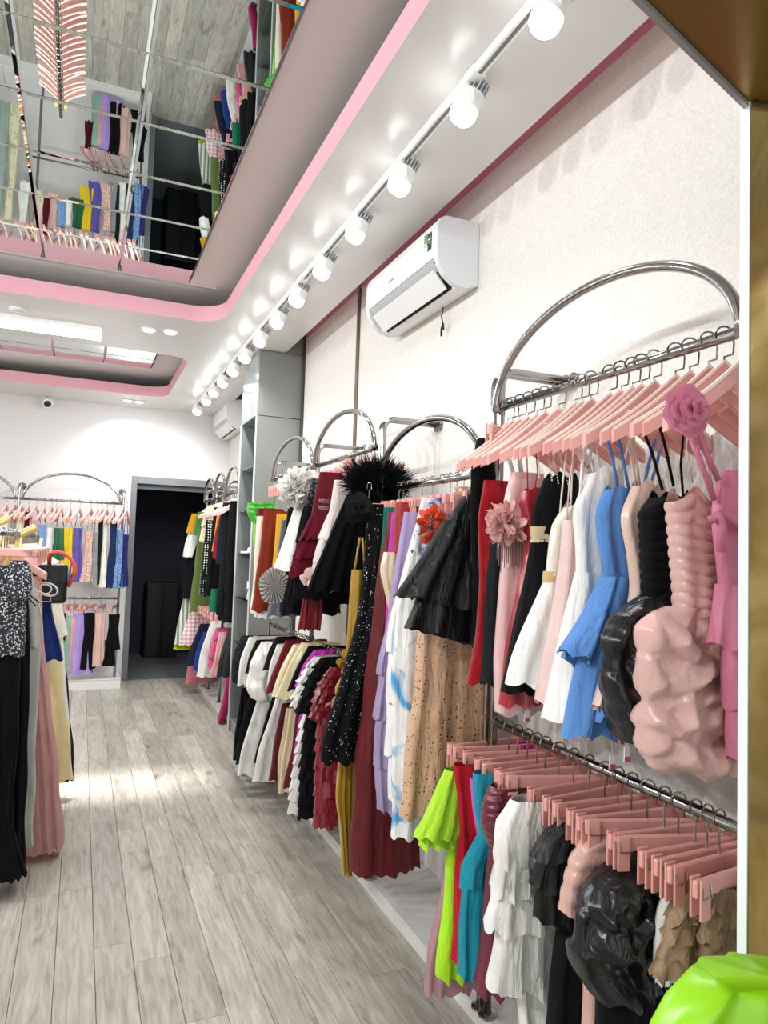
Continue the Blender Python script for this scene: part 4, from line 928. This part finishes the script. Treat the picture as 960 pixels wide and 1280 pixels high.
g = third('tulle_dress', 'short burgundy tulle dress with sequin letters on the bust', 'dress', 3.2, [
    ('bodice', [(590, 400, 450), (630, 392, 450), (650, 388, 450)], fab('5c0c1c', 'velvet'), dict(folds=2, amp=.006, t=(.026, .03))),
    ('skirt', [(645, 388, 452), (680, 374, 456), (715, 364, 458)], fab('641024', 'tulle'), dict(tiers=3, folds=8, amp=.018, t=(.035, .06))),
    ('lining', [(705, 368, 458), (748, 366, 458)], fab('141417', 'tulle'), dict(folds=8, amp=.016, t=(.03, .055)))])
q = at(404, 626, 3.15)
m = MB()
for r_, nn in ((0, 3), (1, 3)):
    for i in range(nn):
        x, z = q[0] - .012 + i * .018, q[1] - r_ * .032
        for kx, kz in ((0, 0), (.005, .006), (-.005, -.006), (.005, -.006), (-.005, .006)): m.lathe([(.0003, -.0015), (.0018, 0), (.0003, .0015)], (x + kx - RX, 3.16 - 3.2, z + kz - g.location[2]), (0, 1, 0), 5)
m.build('sequin_letters', plain('silver_sequin', 'e8e8ec', .2, .6), g, kind='stuff')
third('lace_dress', 'short black lace dress between burgundy tulle and white feathers', 'dress', 3.36, [
    ('bodice', [(598, 390, 432), (640, 380, 432)], fab('141519', 'lace', '55565c'), dict(folds=2, amp=.006, t=(.025, .03))),
    ('skirt', [(632, 380, 434), (690, 370, 436), (745, 362, 438)], fab('141519', 'tulle'), dict(tiers=3, folds=8, amp=.014, t=(.03, .05)))])
third('sheath_dress', 'black sheath dress below the short white feather dress', 'dress', 3.46, [('skirt', [(620, 384, 425), (700, 366, 425), (768, 350, 425)], blk, dict(folds=3, amp=.01, t=(.02, .04)))])
g = third('feather_dress', 'white satin A-line dress with ruffled petal bust', 'dress', 3.56, [
    ('bodice', [(600, 378, 412), (640, 368, 414)], fab('f4efe8', 'satin'), dict(folds=2, amp=.005, t=(.025, .03))),
    ('skirt', [(632, 369, 414), (670, 356, 416), (712, 343, 418)], fab('f4efe8', 'satin'), dict(folds=3, amp=.012, t=(.03, .06)))])
q = at(371, 611, 3.53); blades('petals', (q[0] + .01, 3.52, q[1]), .075, .035, .085, 380, .04, .016, fab('f2efe8', 'tulle'), g, 41, 0, True)
g = third('fan_dress', 'short black dress with large pleated silver fan at the side', 'dress', 3.74, [
    ('skirt', [(620, 362, 402), (700, 352, 402), (765, 349, 402)], blk, dict(folds=3, amp=.01, t=(.02, .04)))])
q = at(343, 732, 3.68); m = MB(); vs, fs = [(q[0] - RX, 3.68 - 3.74, q[1] - g.location[2])], []
for k in range(48):
    a = 2 * math.pi * k / 48; rr = .098 * (1 + .04 * math.sin(5 * a)); vs.append((q[0] - RX + rr * .85 * math.cos(a), 3.68 - 3.74 + (.012 if k % 2 else -.012), q[1] - g.location[2] + rr * math.sin(a)))
    fs.append((0, 1 + k, 1 + (k + 1) % 48))
mesh_obj('pleated_fan', vs, fs, fab('b9b6b0', 'satin'), g)
third('cocktail_dress', 'grey blue dress half hidden behind the silver fan', 'dress', 3.86, [('skirt', [(650, 352, 392), (720, 344, 392), (770, 334, 392)], fab('6a7078'), dict(folds=3, amp=.01, t=(.02, .04)))])
third('yellow_dress', 'golden yellow dress behind the rust coloured one', 'dress', 4.06, [('skirt', [(642, 346, 380), (700, 342, 380), (745, 338, 380)], fab('d8a838'), dict(folds=3, amp=.01, t=(.02, .04)))])
third('aline_dress', 'rust orange A-line dress with white hem lining', 'dress', 4.2, [
    ('skirt', [(638, 330, 368), (680, 326, 368), (730, 319, 368), (764, 314, 368)], fab('7a2a14'), dict(folds=3, amp=.01, t=(.022, .05))),
    ('lining', [(755, 318, 366), (772, 317, 366)], wht, dict(folds=5, amp=.01, t=(.02, .04)))], hang='clip')
third('satin_dress', 'cream satin dress behind the rust orange dress', 'dress', 4.3, [('skirt', [(645, 321, 360), (700, 318, 360), (765, 313, 360)], fab('e6dcc8', 'satin'), dict(folds=3, amp=.01, t=(.02, .04)))], hang='clip')
third('lime_dress', 'bright green satin dress with twisted collar beside the grey column', 'dress', 4.42, [
    ('collar', [(628, 310, 345), (640, 309, 345), (655, 317, 345)], fab('3cae24', 'satin'), dict(folds=3, amp=.014, t=(.03, .03), ruche=.012, rp=.03, step=.008)),
    ('skirt', [(650, 317, 350), (700, 317, 352), (735, 317, 352)], fab('8fe05c', 'satin'), dict(folds=3, amp=.01, t=(.02, .03)))], hang='clip')
third('wine_dress', 'wine red dress between the green and rust dresses', 'dress', 4.36, [('skirt', [(635, 322, 355), (680, 322, 355), (720, 321, 355)], fab('6e1424'), dict(folds=3, amp=.01, t=(.02, .03)))], hang='clip')
third('scarlet_dress', 'scarlet red chiffon dress hanging low behind the black hems', 'dress', 3.3, [('skirt', [(700, 386, 406), (740, 379, 403), (787, 372, 400)], fab('8e0c14', 'organza'), dict(folds=4, amp=.012, t=(.02, .03)))], hang=None)
for i, y in enumerate((3.0, 3.13, 3.27, 3.42, 3.68, 3.95, 4.13, 4.5, 4.58)):
    hanger((RX, y, RZ), hword(y, i, 'the third upper rail'), random.uniform(-.12, .12), 0, 'spare hangers on the third and fourth racks', True, .55)

# --- third and fourth racks, lower rail: two piece sets fanned along the rail
G4 = 'two piece sets on the lower rail of the third and fourth racks'
def setp(name, desc, Y, top, skirt, ct, cs, o1={}, o2={}, hang='shoulder'):
    return garment(name, desc, 'outfit', Y, G4, [('top', top, ct, dict(folds=4, amp=.012, t=(.03, .045), dy=-.012) | o1), ('skirt', skirt, cs, dict(folds=4, amp=.014, t=(.025, .05)) | o2)], hz=LZ, hang=hang)
k_ = fab('0b0c0e'); w_ = fab('f1efea')
setp('ruffle_set', 'red ruffled set of top and tiered skirt', 3.08, [(833, 412, 470), (860, 396, 470), (895, 388, 470)], [(880, 400, 470), (950, 396, 470), (1028, 394, 470)], fab('7a0c1a', 'satin'), fab('860f22', 'satin'), dict(tiers=6, folds=10, amp=.012), dict(tiers=8, folds=11, amp=.012, t=(.035, .05)))
setp('ruffle_set', 'black ruffled set of top and tiered skirt', 3.19, [(822, 400, 460), (850, 384, 460), (888, 371, 460)], [(890, 385, 460), (950, 378, 460), (1018, 374, 460)], k_, k_, dict(tiers=6, folds=10, amp=.012), dict(tiers=8, folds=11, amp=.012, t=(.035, .05)))
setp('ruffle_set', 'white ruffled set of top and tiered skirt', 3.30, [(820, 392, 450), (850, 374, 450), (880, 364, 450)], [(892, 380, 450), (950, 370, 450), (1012, 362, 450)], w_, w_, dict(tiers=6, folds=10, amp=.012), dict(tiers=8, folds=11, amp=.01, t=(.03, .045)))
setp('two_piece', 'magenta blouse and skirt set', 3.40, [(812, 392, 440), (830, 378, 440), (860, 366, 440)], [(880, 376, 440), (940, 368, 440), (990, 361, 440)], fab('c43cae'), fab('b8309c'))
setp('two_piece', 'black jacket over a brown skirt, right of the cream pair', 3.50, [(808, 384, 432), (830, 372, 432), (862, 357, 432)], [(880, 372, 432), (940, 364, 432), (985, 355, 432)], k_, fab('5a2024'))
setp('two_piece', 'cream jacket and pale skirt, right one of the cream pair', 3.60, [(803, 376, 424), (830, 360, 424), (872, 344, 424)], [(885, 362, 424), (940, 354, 424), (990, 347, 424)], fab('ead9a8', 'satin'), fab('dcc8a0', 'satin'))
setp('two_piece', 'cream jacket and beige skirt, left one of the cream pair', 3.70, [(805, 366, 416), (830, 352, 416), (868, 339, 416)], [(885, 358, 416), (940, 349, 416), (984, 346, 416)], fab('e8dcb4', 'satin'), fab('cdb890', 'satin'))
setp('two_piece', 'burgundy velvet jacket and skirt with black frilled hem', 3.82, [(800, 356, 408), (830, 344, 408), (866, 330, 408)], [(880, 352, 408), (930, 342, 408), (975, 335, 408)], fab('6c1822', 'velvet'), fab('5e1a26', 'velvet'))
setp('two_piece', 'white blouse with narrow white skirt and frilled hem', 3.94, [(805, 346, 400), (830, 336, 400), (862, 334, 400)], [(872, 345, 400), (930, 326, 400), (976, 314, 400)], w_, w_, {}, dict(folds=5, amp=.016))
setp('two_piece', 'black flared jacket and skirt between two white sets', 4.08, [(796, 345, 392), (812, 336, 392), (838, 327, 392)], [(872, 340, 392), (910, 328, 392), (952, 318, 392)], k_, k_)
setp('two_piece', 'white set with big puffed top and long white skirt', 4.20, [(802, 326, 384), (830, 312, 384), (858, 308, 384), (874, 314, 384)], [(868, 324, 384), (910, 310, 384), (968, 295, 384)], fab('f1efe8', 'satin'), w_, dict(t=(.04, .05), step=.008, nu=90, domes=9, dh=.02), dict(amp=.02), hang='clip')
setp('two_piece', 'black top with white trim over black trousers', 4.33, [(800, 320, 376), (820, 310, 376), (842, 306, 376)], [(868, 312, 376), (910, 300, 376), (955, 294, 376)], k_, k_, hang='clip')
setp('two_piece', 'plain white top second from the column on the lower rail', 4.45, [(796, 311, 368), (825, 299, 368), (856, 297, 368)], [(868, 306, 368), (900, 304, 368), (950, 292, 368)], w_, k_, hang='clip')
setp('two_piece', 'black top with puffed sleeve next to the grey column', 4.57, [(795, 302, 360), (815, 292, 360), (835, 289, 360), (852, 291, 360)], [(860, 302, 360), (900, 296, 360), (948, 290, 360)], fab('1b1c20', 'lace', '2c2e34'), k_, dict(puff=.012, t=(.04, .05)), hang='clip')
for i, y in enumerate((3.03, 3.14, 3.25, 3.35, 3.45, 3.55, 3.65, 3.76, 3.88, 4.0, 4.14)):
    hanger((RX, y, LZ), hword(y, i, 'the third lower rail'), random.uniform(-.05, .05), 0, 'spare hangers on the lower rail of the third rack')

# --- racks beyond the column
G5 = 'clothes on the racks beyond the grey column'
def farr(name, desc, cat, Y, part, rows, mat, hz=RZ, hang='shoulder', **o):
    return garment(name, desc, cat, Y, G5, [(part, rows, mat, dict(folds=4, amp=.012, t=(.025, .045), nu=28, step=.04) | o)], hz=hz, hang=hang)
farr('black_trousers', 'black trousers nearest the grey column on the far racks', 'trousers', 5.88, 'legs', [(626, 287, 320), (700, 283, 320), (778, 279, 320)], k_)
farr('black_coat', 'long black coat second from the column on the far racks', 'coat', 6.0, 'body', [(628, 282, 312), (700, 276, 312), (775, 269, 312)], fab('0e1014'))
farr('white_trousers', 'white narrow trousers between black coats on the far racks', 'trousers', 6.0, 'legs', [(640, 289, 300), (690, 289, 300), (728, 287, 298)], w_, hang=None, dy=-.05)
farr('navy_jacket', 'dark navy cropped jacket on the far racks', 'jacket', 6.15, 'body', [(628, 279, 305), (660, 273, 305), (704, 269, 305)], fab('171c2c'))
farr('red_dress', 'dark red dress left of the navy jacket', 'dress', 6.3, 'body', [(640, 276, 300), (665, 269, 300), (698, 265, 300)], fab('8c1826'))
farr('orange_dress', 'amber yellow dress with long narrow tie', 'dress', 6.42, 'body', [(634, 273, 296), (665, 268, 296), (690, 265, 296)], fab('d8963a'))
farr('black_dress', 'black dress with longer hem left of the amber dress', 'dress', 6.52, 'body', [(634, 268, 292), (690, 262, 292), (745, 255, 292)], k_)
farr('teal_skirt', 'emerald green skirt showing under the black dresses', 'skirt', 6.3, 'body', [(736, 264, 288), (768, 261, 288)], fab('126a4c'), hang=None)
farr('dotted_dress', 'black dress with white dots all over', 'dress', 6.72, 'body', [(650, 258, 284), (700, 253, 284), (744, 249, 284)], fab('121215', 'dots'))
farr('lace_blouse', 'cream lace blouse with ruffled front above the dotted dress', 'blouse', 6.8, 'body', [(632, 259, 282), (650, 254, 282), (672, 251, 282)], fab('e8d8a8', 'lace', 'f4ecd0'), tiers=2)
farr('olive_dress', 'long olive green dress on the far racks', 'dress', 7.05, 'body', [(640, 251, 274), (700, 244, 274), (765, 236, 274)], fab('5f6f3a'))
farr('green_blouse', 'bright green top half hidden behind the olive dress', 'top', 7.15, 'body', [(640, 247, 270), (668, 242, 270)], fab('2a7a3c'))
farr('mustard_jacket', 'mustard jacket at the doorway end of the far racks', 'jacket', 7.3, 'body', [(642, 240, 264), (655, 235, 264), (666, 232, 264)], fab('b8860f'))
farr('black_blouse', 'black blouse with white sleeve beside the dark doorway', 'blouse', 7.42, 'body', [(655, 236, 260), (700, 230, 260), (748, 228, 260)], fab('0f1116'))
farr('white_sleeve', 'white shirt with dangling sleeve beside the dark doorway', 'shirt', 7.36, 'body', [(663, 236, 250), (680, 231, 246), (696, 228, 240)], w_, hang=None, dy=-.03)
farr('striped_skirt', 'long white and green striped skirt by the doorway', 'skirt', 7.5, 'body', [(735, 232, 262), (770, 224, 262), (806, 217, 262)], fab('8a9884', 'stripe', 'dadcd4'), hang=None)
farr('lime_skirt', 'lime yellow skirt hem under the striped skirt', 'skirt', 7.54, 'body', [(770, 226, 262), (812, 216, 262)], fab('b4c428'), hang=None)
farr('checked_skirt', 'pink and white checked skirt on the far racks', 'skirt', 7.2, 'body', [(762, 240, 268), (785, 230, 268), (806, 223, 268)], fab('d89aa4', 'check', 'f2e6e4'), hang=None)
farr('pink_trousers', 'dusty rose trousers on the lower far rail by the doorway', 'trousers', 7.2, 'legs', [(782, 244, 268), (820, 236, 268), (855, 232, 268)], fab('c47a80'), LZ, 'clip')
farr('navy_skirt', 'navy skirt with blue hem on the lower far rail', 'skirt', 6.95, 'body', [(780, 250, 274), (805, 240, 274), (832, 232, 274)], fab('1a2238'), LZ, 'clip')
farr('blue_shorts', 'royal blue shorts on the lower far rail', 'shorts', 6.8, 'body', [(790, 254, 278), (812, 246, 278), (838, 240, 278)], fab('1c3c84'), LZ, 'clip')
farr('white_shirt', 'white shirt on the lower far rail', 'shirt', 6.6, 'body', [(776, 264, 286), (810, 252, 286), (846, 245, 286)], w_, LZ, 'clip')
farr('pink_ruffle_blouse', 'bright pink ruffled top on the lower far rail', 'top', 6.4, 'ruffle', [(785, 270, 290), (810, 264, 290), (832, 261, 290)], fab('d85a8c'), LZ, 'clip', tiers=4)
farr('blush_skirt', 'blush pink skirt right of the bright pink ruffled top', 'skirt', 6.25, 'body', [(790, 274, 296), (820, 268, 296), (846, 262, 296)], fab('dfa8a4'), LZ, 'clip')
farr('black_shorts', 'black leather jacket nearest the column on the lower far rail', 'jacket', 6.0, 'body', [(786, 285, 306), (815, 276, 306), (846, 270, 306)], fab('14171d', 'leather'), LZ, 'clip')
farr('fuchsia_scarf', 'long fuchsia scarf hanging down to the lit plinth', 'scarf', 5.9, 'body', [(846, 283, 296), (875, 279, 291), (903, 272, 280)], fab('a82660'), LZ, None)
for i, y in enumerate((5.94, 6.08, 6.22, 6.6, 6.9, 6.98)):
    hanger((RX, y, RZ), hword(y, i, 'the rails beyond the column'), random.uniform(-.1, .1), 0, 'spare hangers beyond the grey column')

# --- far wall rack: garments turned half towards the room
G6 = 'short dresses on the upper rail of the far wall rack'; G7 = 'clothes on the lower rail of the far wall rack'
def wallg(name, desc, cat, pl, pr, ptop, pbot, mat, low_=False, flare=1.35, hang=True, lab=None, **o):
    Yp = 7.55 if low_ else 7.6; Yr = 7.66
    xa, zt = at((pl + pr) / 2, ptop, Yp); _, zb = at((pl + pr) / 2, pbot, Yp); w = (at(pr, ptop, Yp)[0] - at(pl, ptop, Yp)[0])
    zr = .885 if low_ else 1.845
    root = thing(name, (xa, Yp, zr - .2), lab or desc, cat, G7 if low_ else G6); SEED[0] += 1
    h0, h1 = (w / 2 * 1.05, w / 2 * (1.6 if flare > 1.5 else 1.35)) if low_ else (w / 2 * .82, w / 2 * 1.36)
    q = dict(folds=2, amp=.012, t=(.02, .035), nu=36, step=.03, hem=.004) | o; q.pop('tiers', 0)
    shell('body', [(zt, -h0, h0), (zt * .66 + zb * .34, -h0 * .85, h0 * .85), (zb, -h1, h1)], mat, root, (xa, Yp, 0), .12, seed=SEED[0], **q)
    if not low_:
        zs = zr - .2
        for dx in (-.6, .6): tubes('strap', [[(xa + dx * .02, Yp + .1 * dx, zr - .15), (xa + dx * h0, Yp + .06 * dx, zt + .01)]], .004, mat, root)
    if hang: hanger((xa, Yr, zr), ('pink clip hanger holding the ' if low_ else 'pink hanger holding the ') + desc, 1.25 + random.uniform(-.15, .15), 0, 'hangers on the far wall rack', low_)
    return root
wallg('lace_dress', 'light blue lace dress at the doorway end of the far rack', 'dress', 145, 157, 662, 735, fab('6f96c8', 'lace', '8fb2dc'))
wallg('navy_dress', 'navy dress left of the light blue lace dress', 'dress', 137, 148, 652, 735, fab('22305c'))
wallg('navy_dress', 'indigo dress behind the light blue lace dress', 'dress', 152, 162, 668, 733, fab('2a2a6a'))
wallg('white_dress', 'plain white narrow dress between navy and black on the far rack', 'dress', 128, 137, 648, 734, fab('ece8e0'))
wallg('black_dress', 'very dark green dress beside the white narrow one', 'dress', 123, 130, 650, 730, fab('12241e'))
wallg('grey_dress', 'grey satin dress on the far rack', 'dress', 115, 126, 665, 732, fab('8d8c90', 'satin'))
wallg('lace_dress', 'peach lace dress with uneven hem on the far rack', 'dress', 105, 119, 664, 727, fab('eab8a8', 'lace', 'f4d6ca'))
wallg('purple_dress', 'violet purple dress on the far rack', 'dress', 90, 105, 660, 727, fab('5a4aa0', 'satin'))
wallg('yellow_dress', 'bright yellow dress on the far rack', 'dress', 78, 94, 660, 718, fab('e2c21a', 'satin'))
wallg('green_dress', 'dark emerald green dress on the far rack', 'dress', 66, 84, 660, 700, fab('0f5a34', 'satin'))
wallg('white_dress', 'short white dress left of the emerald one', 'dress', 58, 67, 660, 692, w_)
wallg('blue_dress', 'pale blue dress near the middle of the far rack', 'dress', 47, 60, 656, 692, fab('7ea2d0'))
wallg('pink_dress', 'pale pink dress left of the pale blue one', 'dress', 38, 49, 650, 700, fab('e4b8b4'))
wallg('maroon_dress', 'maroon dress at the left post of the far rack', 'dress', 30, 39, 640, 690, fab('5a1420'))
wallg('floral_dress', 'cream flower print dress on the left far rack', 'dress', 20, 31, 640, 700, fab('ece4c8', 'floral', '8aa050'))
wallg('mauve_dress', 'taupe dress near the left post of the far rack', 'dress', 12, 22, 640, 700, fab('a89890'))
wallg('white_dress', 'white ruffled dress at the left edge of the photo', 'dress', 0, 13, 640, 700, w_)
for k, (nm, c_, c2_, knd) in enumerate((('white chiffon', 'efeeea', None, 'organza'), ('sage green', 'a9b8a4', None, 'matte'), ('mauve satin', 'b49aa0', None, 'satin'), ('ivory lace', 'e6dfca', 'f4efe0', 'lace'),
        ('dove grey', 'b8bcbc', None, 'satin'), ('pale rose', 'dfc0ba', None, 'matte'), ('mint tulle', 'b8ccc0', None, 'tulle'), ('cream print', 'e8e2c4', 'a8b070', 'floral'))):
    wallg('long_gown', f'long {nm} gown on the left bay of the far rack', 'dress', -118 + k * 14, -105 + k * 14, 650, 800, fab(c_, knd, c2_))
for i, px_ in enumerate((26, 70, 87, 99, 112, 121, 133, 141, 150)):
    x_, z_ = at(px_, 640, 7.66); hanger((x_, 7.66, 1.845), f'spare pink hanger, {ORD[i]} from the left on the far wall rack', 1.3 + random.uniform(-.2, .2), 0, 'spare hangers on the far wall rack')
wallg('black_jacket', 'black ruffled top by the post on the lower far rail', 'top', 136, 150, 768, 812, k_, True, 1.1)
wallg('black_skirt', 'black skirt under the black ruffled top', 'skirt', 131, 144, 800, 832, k_, True, 1.1, False)
wallg('blush_set', 'blush top with gathered sleeve on the lower far wall rail', 'top', 119, 132, 766, 832, fab('dcb4a8', 'satin'), True, 1.05)
wallg('black_set', 'long black dress right of the lilac flared one', 'dress', 104, 120, 766, 836, k_, True, 1.1)
wallg('lilac_dress', 'lilac dress with flared skirt on the lower far wall rail', 'dress', 92, 114, 768, 842, fab('a98ed0', 'satin'), True, 2.0)
wallg('pink_set', 'dusty pink dress left of the lilac flared one', 'dress', 88, 97, 770, 838, fab('d8a6a6'), True, 1.1)
wallg('mint_set', 'sage mint ruffled dress on the lower far wall rail', 'dress', 81, 92, 770, 842, fab('8fb0a0'), True, 1.1)
wallg('maroon_set', 'maroon top left end of the lower far wall rail', 'top', 74, 83, 766, 800, fab('4c1018'), True, 1.1)
# ------------------------------------------------------------------ the gold and chrome rack in the aisle, seen end-on at the left
LX, LR = -.30, 1.475
t = thing('aisle_rack', (LX, 4.2, 0), 'free standing rack with crossed pale gold rods, packed with gowns at the left', 'rack')
for y in (3.75, 5.7):
    for s in (-1, 1):
        MB().tube([(-.13 * s, y - 4.2, 0), (.03 * s, y - 4.2, 1.46)], .014, 10).build('gold_leg', GOLDROD, t, smooth=True)
    MB().tube([(-.115, y - 4.2, .15), (.115, y - 4.2, .15)], .01, 8).build('cross_bar', CHROME, t, smooth=True)
for Y_, a_, b_ in ((3.95, (-70, 712), (45, 659)), (4.35, (-90, 700), (12, 647))):
    p0, p1 = at(*a_, Y_), at(*b_, Y_); MB().tube([(p0[0] - LX, Y_ - 4.2, p0[1]), (p1[0] - LX, Y_ - 4.2, p1[1])], .02, 10).build('gold_rod', GOLDROD, t, smooth=True)
MB().tube([(0, -1.05, LR), (0, 1.6, LR)], .0125, 10).build('rail', CHROME, t, smooth=True)
G8 = 'gowns on the free standing aisle rack'
def aisle(name, desc, cat, Y, shells, **k): return garment(name, desc, cat, Y, G8, shells, hz=LR, hang=k.pop('hang', 'clip'), xc=LX, **k)
glit = fab('36383c', 'glitter', 'd8d8dc')
aisle('glitter_blouse', 'silver grey glitter top with puffed sleeve over a black skirt', 'top', 3.3, [
    ('bodice', [(706, -40, 30), (760, -40, 34), (820, -40, 30)], glit, dict(folds=2, amp=.006, t=(.04, .05))),
    ('sleeve', [(700, 14, 34), (712, 9, 40), (735, 10, 41), (750, 16, 34)], glit, dict(folds=3, amp=.006, t=(.015, .05), dy=-.03, closed=True, step=.008)),
    ('skirt', [(812, -40, 26), (950, -40, 22), (1040, -40, 14)], fab('08090b'), dict(folds=4, amp=.014, t=(.04, .06))),
    ('mesh_hem', [(1030, -40, 14), (1100, -40, 34)], fab('131318', 'tulle'), dict(folds=7, amp=.018, t=(.05, .08)))])
aisle('bow_dress', 'long black dress with thin bow straps behind the glitter top', 'dress', 3.4, [
    ('bodice', [(712, -20, 32), (760, -20, 36), (800, -20, 38)], fab('08090b'), dict(folds=3, amp=.008, t=(.03, .04))),
    ('skirt', [(795, -20, 38), (900, -20, 36), (1090, -20, 30)], fab('08090b'), dict(folds=4, amp=.014, t=(.03, .05)))],
    straps=[([(20, 735, -.04), (38, 742, -.06), (50, 752, -.06), (46, 756, -.06), (36, 746, -.05), (26, 736, -.04)], .003, k_), ([(26, 738, -.04), (34, 775, -.06), (38, 790, -.06)], .002, k_)])
gg = fab('b4b6b0', 'satin')
aisle('grey_gown', 'long silver grey gown with thin white ties', 'dress', 3.52, [
    ('bodice', [(714, -10, 40), (760, -10, 48), (810, -10, 52)], gg, dict(folds=3, amp=.008, t=(.03, .035))),
    ('skirt', [(805, -10, 52), (900, -10, 46), (1000, -10, 43), (1062, -10, 42)], gg, dict(folds=4, amp=.016, t=(.03, .05)))],
    straps=[([(34, 728), (44, 738), (62, 744), (64, 752), (50, 752), (42, 740)], .0025, w_), ([(44, 735), (52, 770), (54, 800)], .0025, w_), ([(48, 800), (46, 860), (44, 890)], .002, gg)])
aisle('tulle_gown', 'long dusty pink tulle gown trailing to the floor', 'dress', 3.66, [
    ('bodice', [(720, 0, 52), (800, 0, 54)], fab('d8a6a2', 'satin'), dict(folds=3, amp=.008, t=(.03, .035))),
    ('skirt', [(795, 0, 54), (850, 0, 60), (950, 0, 72), (1066, 0, 80)], fab('dba9a6', 'tulle'), dict(folds=6, amp=.018, t=(.035, .08), nu=54))])
aisle('navy_dress', 'navy blue short dress between pink and cream gowns', 'dress', 3.85, [
    ('skirt', [(740, 5, 62), (780, 5, 68), (826, 5, 80)], fab('1c3070'), dict(folds=3, amp=.012, t=(.03, .05)))])
aisle('cream_gown', 'long pale yellow cream gown right of the pink tulle gown', 'dress', 4.05, [
    ('skirt', [(725, 10, 62), (800, 8, 72), (880, 5, 82), (980, 0, 92)], fab('ead9a2', 'satin'), dict(folds=3, amp=.014, t=(.03, .07)))])
aisle('white_shirt', 'white shirt hanging behind the black bag', 'shirt', 4.2, [
    ('body', [(745, 20, 74), (770, 20, 80), (796, 30, 86)], w_, dict(folds=3, amp=.01, t=(.02, .03)))])
aisle('black_gown', 'black ruffled gown furthest along the aisle rack', 'dress', 4.4, [
    ('skirt', [(760, 20, 74), (850, 20, 84), (980, 20, 94)], k_, dict(folds=6, amp=.016, t=(.03, .05)))])
aisle('white_gown', 'white gown with long ties behind the cream gown', 'dress', 4.25, [
    ('skirt', [(790, 20, 78), (870, 20, 84), (950, 20, 88)], w_, dict(folds=4, amp=.012, t=(.02, .04)))])
for i in range(34):
    y = 3.62 + i * .0625
    hanger((LX, y, LR), f'pink hanger, {ORD[i]} counted from the near end of the aisle rack', random.uniform(-.2, .2), 0, 'hangers on the free standing aisle rack')
# black bag with coral handle hanging on the rack end
x_, z_ = at(60, 728, 3.75)
t = thing('shoulder_bag', (x_, 3.75, z_), 'black leather shoulder bag with coral red handle on the aisle rack', 'bag')
lea = fab('141519', 'leather')
mb_ = MB().box((-.085, -.03, -.10), (.085, .03, .09), .018); mb_.build('body', lea, t, smooth=False)
MB().box((-.08, -.036, .0), (.08, -.0305, .085), .004).build('flap', lea, t)
coral = plain('coral_leather', 'd8564a', .4)
MB().tube([(.0, 0, .09)] + arc((.03, -.01, .06), .085, 1.9, -.5, 12, (1, 0, 0), (0, 0, 1)) + [(.088, -.01, -.02)], .010, 8).build('handle', coral, t, smooth=True)
MB().tube([(.0 + .045 * math.cos(a) , -.042, -.03 + .03 * math.sin(a) - .2 * .045 * math.cos(a)) for a in np.linspace(-2.6, 2.6, 18)], .0045, 6).tube([(.0 + .03 * math.cos(a) - .012, -.044, -.03 + .022 * math.sin(a)) for a in np.linspace(-2.6, 2.6, 18)], .004, 6).build('cord', WHITEP, t, smooth=True)

# ------------------------------------------------------------------ lime cloth bag beside the gold doorframe
lg = plain('lime_plastic_cloth', '9be01e', .3)
t = thing('lime_bag', (.52, .47, 0), 'large lime green bag standing in front of the gold doorframe', 'bag')
SEED[0] += 1
shell('body', [(1.10, -.03, .06), (1.088, -.06, .10), (1.03, -.082, .125), (.9, -.09, .13), (.5, -.10, .13), (.02, -.10, .13)], lg, t, (.525, .45, 0), -.25, t=(.03, .07), folds=3, amp=.008, seed=77, puff=.016, pf=22, ridged=True, step=.02, nu=60, closed=True)
